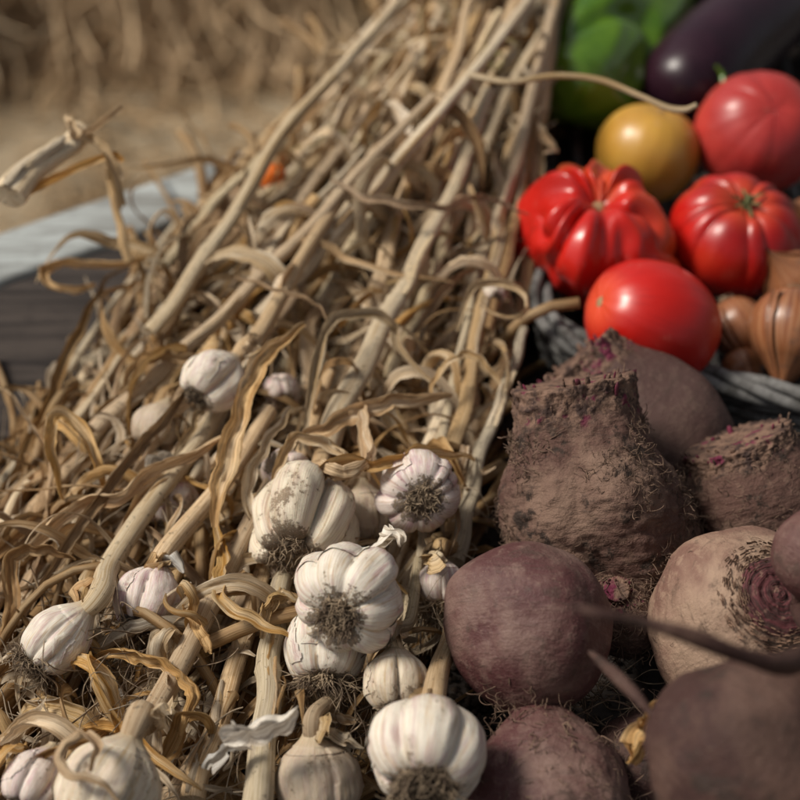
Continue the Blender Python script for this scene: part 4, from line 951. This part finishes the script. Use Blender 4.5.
# wicker tray: rounded rectangle of woven strands round the vegetables
TC = [at(556,338,.0), at(700,396,.0), at(900,425,.0)]
pcorner = at(550,336,.04); pr = at(880,412,.04); pl = at(534,-40,.04)
for q_ in (pcorner, pr, pl): q_.z = 0
d1 = (pr-pcorner).normalized(); d2 = (pl-pcorner).normalized()
L1, L2 = .50, .62; cx0 = [pcorner+d2*L2, pcorner+d2*.04, pcorner+d1*.04, pcorner+d1*L1]; far = pcorner+d1*L1+d2*L2
def tray_path(off, N=420):
    cs = [pcorner, pcorner+d1*L1, far, pcorner+d2*L2]; pts = []
    for i in range(4):
        a, b, c = cs[i-1], cs[i], cs[(i+1) % 4]; u1 = (a-b).normalized(); u2 = (c-b).normalized(); r = .045
        for k in range(9):
            t = k/8; p = (b+u1*r)*(1-t)**2+b*2*t*(1-t)+(b+u2*r)*t*t; pts.append(p)
    pts.append(pts[0].copy()); L = arclen(pts); out = []; k = 0
    for i in range(N):
        s = L[-1]*i/N
        while L[k+1] < s: k += 1
        out.append(pts[k].lerp(pts[k+1], (s-L[k])/(L[k+1]-L[k])))
    cen = sum(cs, Vector())/4
    res = []
    for i, p in enumerate(out):
        tt = (out[(i+1) % N]-out[i-1]).normalized(); nn = Vector((tt.y, -tt.x, 0)); 
        if nn.dot(p-cen) < 0: nn = -nn
        res.append(p+nn*off(i/N))
    return res
tr, inv = thing('wicker_tray', 'grey weathered wicker tray holding the tomatoes, pepper, eggplants and onions', 'tray', pcorner)
NS = 64; HT = .034
for row in range(8):
    zz = .005+row*.0043; ph = row*PI
    pth = tray_path(lambda s: .0032*math.sin(s*NS*PI+ph)+row*.0008)
    mb = MB(); path = [p+Vector((0, 0, zz+.0012*noise.noise((i*.2, row, 0)))) for i, p in enumerate(pth)]; path.append(path[0].copy())
    tube(mb, path, .0027, 7, inv, caps=False); mb.build('woven_strand', M['wicker'], tr)
sp = tray_path(lambda s: .003, NS)
for i in range(NS):
    mb = MB(); p = sp[i]; tube(mb, [p+Vector((0, 0, .001)), p+Vector((0, 0, .036))], .0024, 6, inv); mb.build('stake', M['wicker'], tr)
for q in range(4):
    pth = tray_path(lambda s: .0065+.0055*math.sin(s*NS*PI*.5+q*PI/2)); mb = MB()
    path = [p+Vector((0, 0, .041+.005*math.cos(i/420*NS*PI*.5+q*PI/2)+.0015*noise.noise((i*.1, q, 0)))) for i, p in enumerate(pth)]; path.append(path[0].copy())
    tube(mb, path, .0034, 8, inv, caps=False); mb.build('rim_strand', M['wicker'], tr)
mb = MB(); nn = 26
for i in range(nn):      # flat woven floor
    a = pcorner+d1*L1*(i+.5)/nn; mb = MB(); tube(mb, [a+d2*L2*s/60+Vector((0, 0, .006+.0015*math.sin(s*1.3+i*PI))) for s in range(61)], .0034, 6, inv); mb.build('floor_strand', M['wicker'], tr)

# ------------------------------------------------------------------ light, sky, camera
w = bpy.data.worlds.new('World'); S.world = w; w.use_nodes = True; nt = w.node_tree; bg = nt.nodes['Background']
sky = nt.nodes.new('ShaderNodeTexSky'); sky.sky_type = 'NISHITA'; sky.sun_disc = False
EL, AZ = math.radians(50), math.radians(-84)      # azimuth clockwise from +Y
sky.sun_elevation = EL; sky.sun_rotation = AZ; sky.air_density = 1.0; sky.dust_density = 4.0; sky.ozone_density = 1.0
hs = nt.nodes.new('ShaderNodeHueSaturation'); hs.inputs['Saturation'].default_value = .22; nt.links.new(sky.outputs[0], hs.inputs['Color']); nt.links.new(hs.outputs[0], bg.inputs[0]); bg.inputs[1].default_value = .055
sun = bpy.data.lights.new('Sun', 'SUN'); sun.energy = 2.6; sun.angle = math.radians(16); sun.color = (1, .93, .81)
so = bpy.data.objects.new('Sun', sun); COL.objects.link(so)
dirv = Vector((math.sin(AZ)*math.cos(EL), math.cos(AZ)*math.cos(EL), math.sin(EL))); so.rotation_euler = dirv.to_track_quat('Z', 'Y').to_euler(); so.location = dirv*3
cam = bpy.data.cameras.new('Camera'); co = bpy.data.objects.new('Camera', cam); COL.objects.link(co); S.camera = co
co.location = CAM; co.rotation_euler = (math.radians(90)-PITCH, 0, 0); cam.sensor_width = 36; cam.lens = 36*F/800; cam.clip_start = .02; cam.clip_end = 200
fp = at(350, 580, .075); cam.dof.use_dof = True; cam.dof.focus_distance = (fp-CAM).dot(FWD); cam.dof.aperture_fstop = 6.0
S.view_settings.view_transform = 'Standard'; S.view_settings.look = 'None'; S.view_settings.exposure = .42; S.view_settings.gamma = 1
S.render.engine = 'CYCLES'
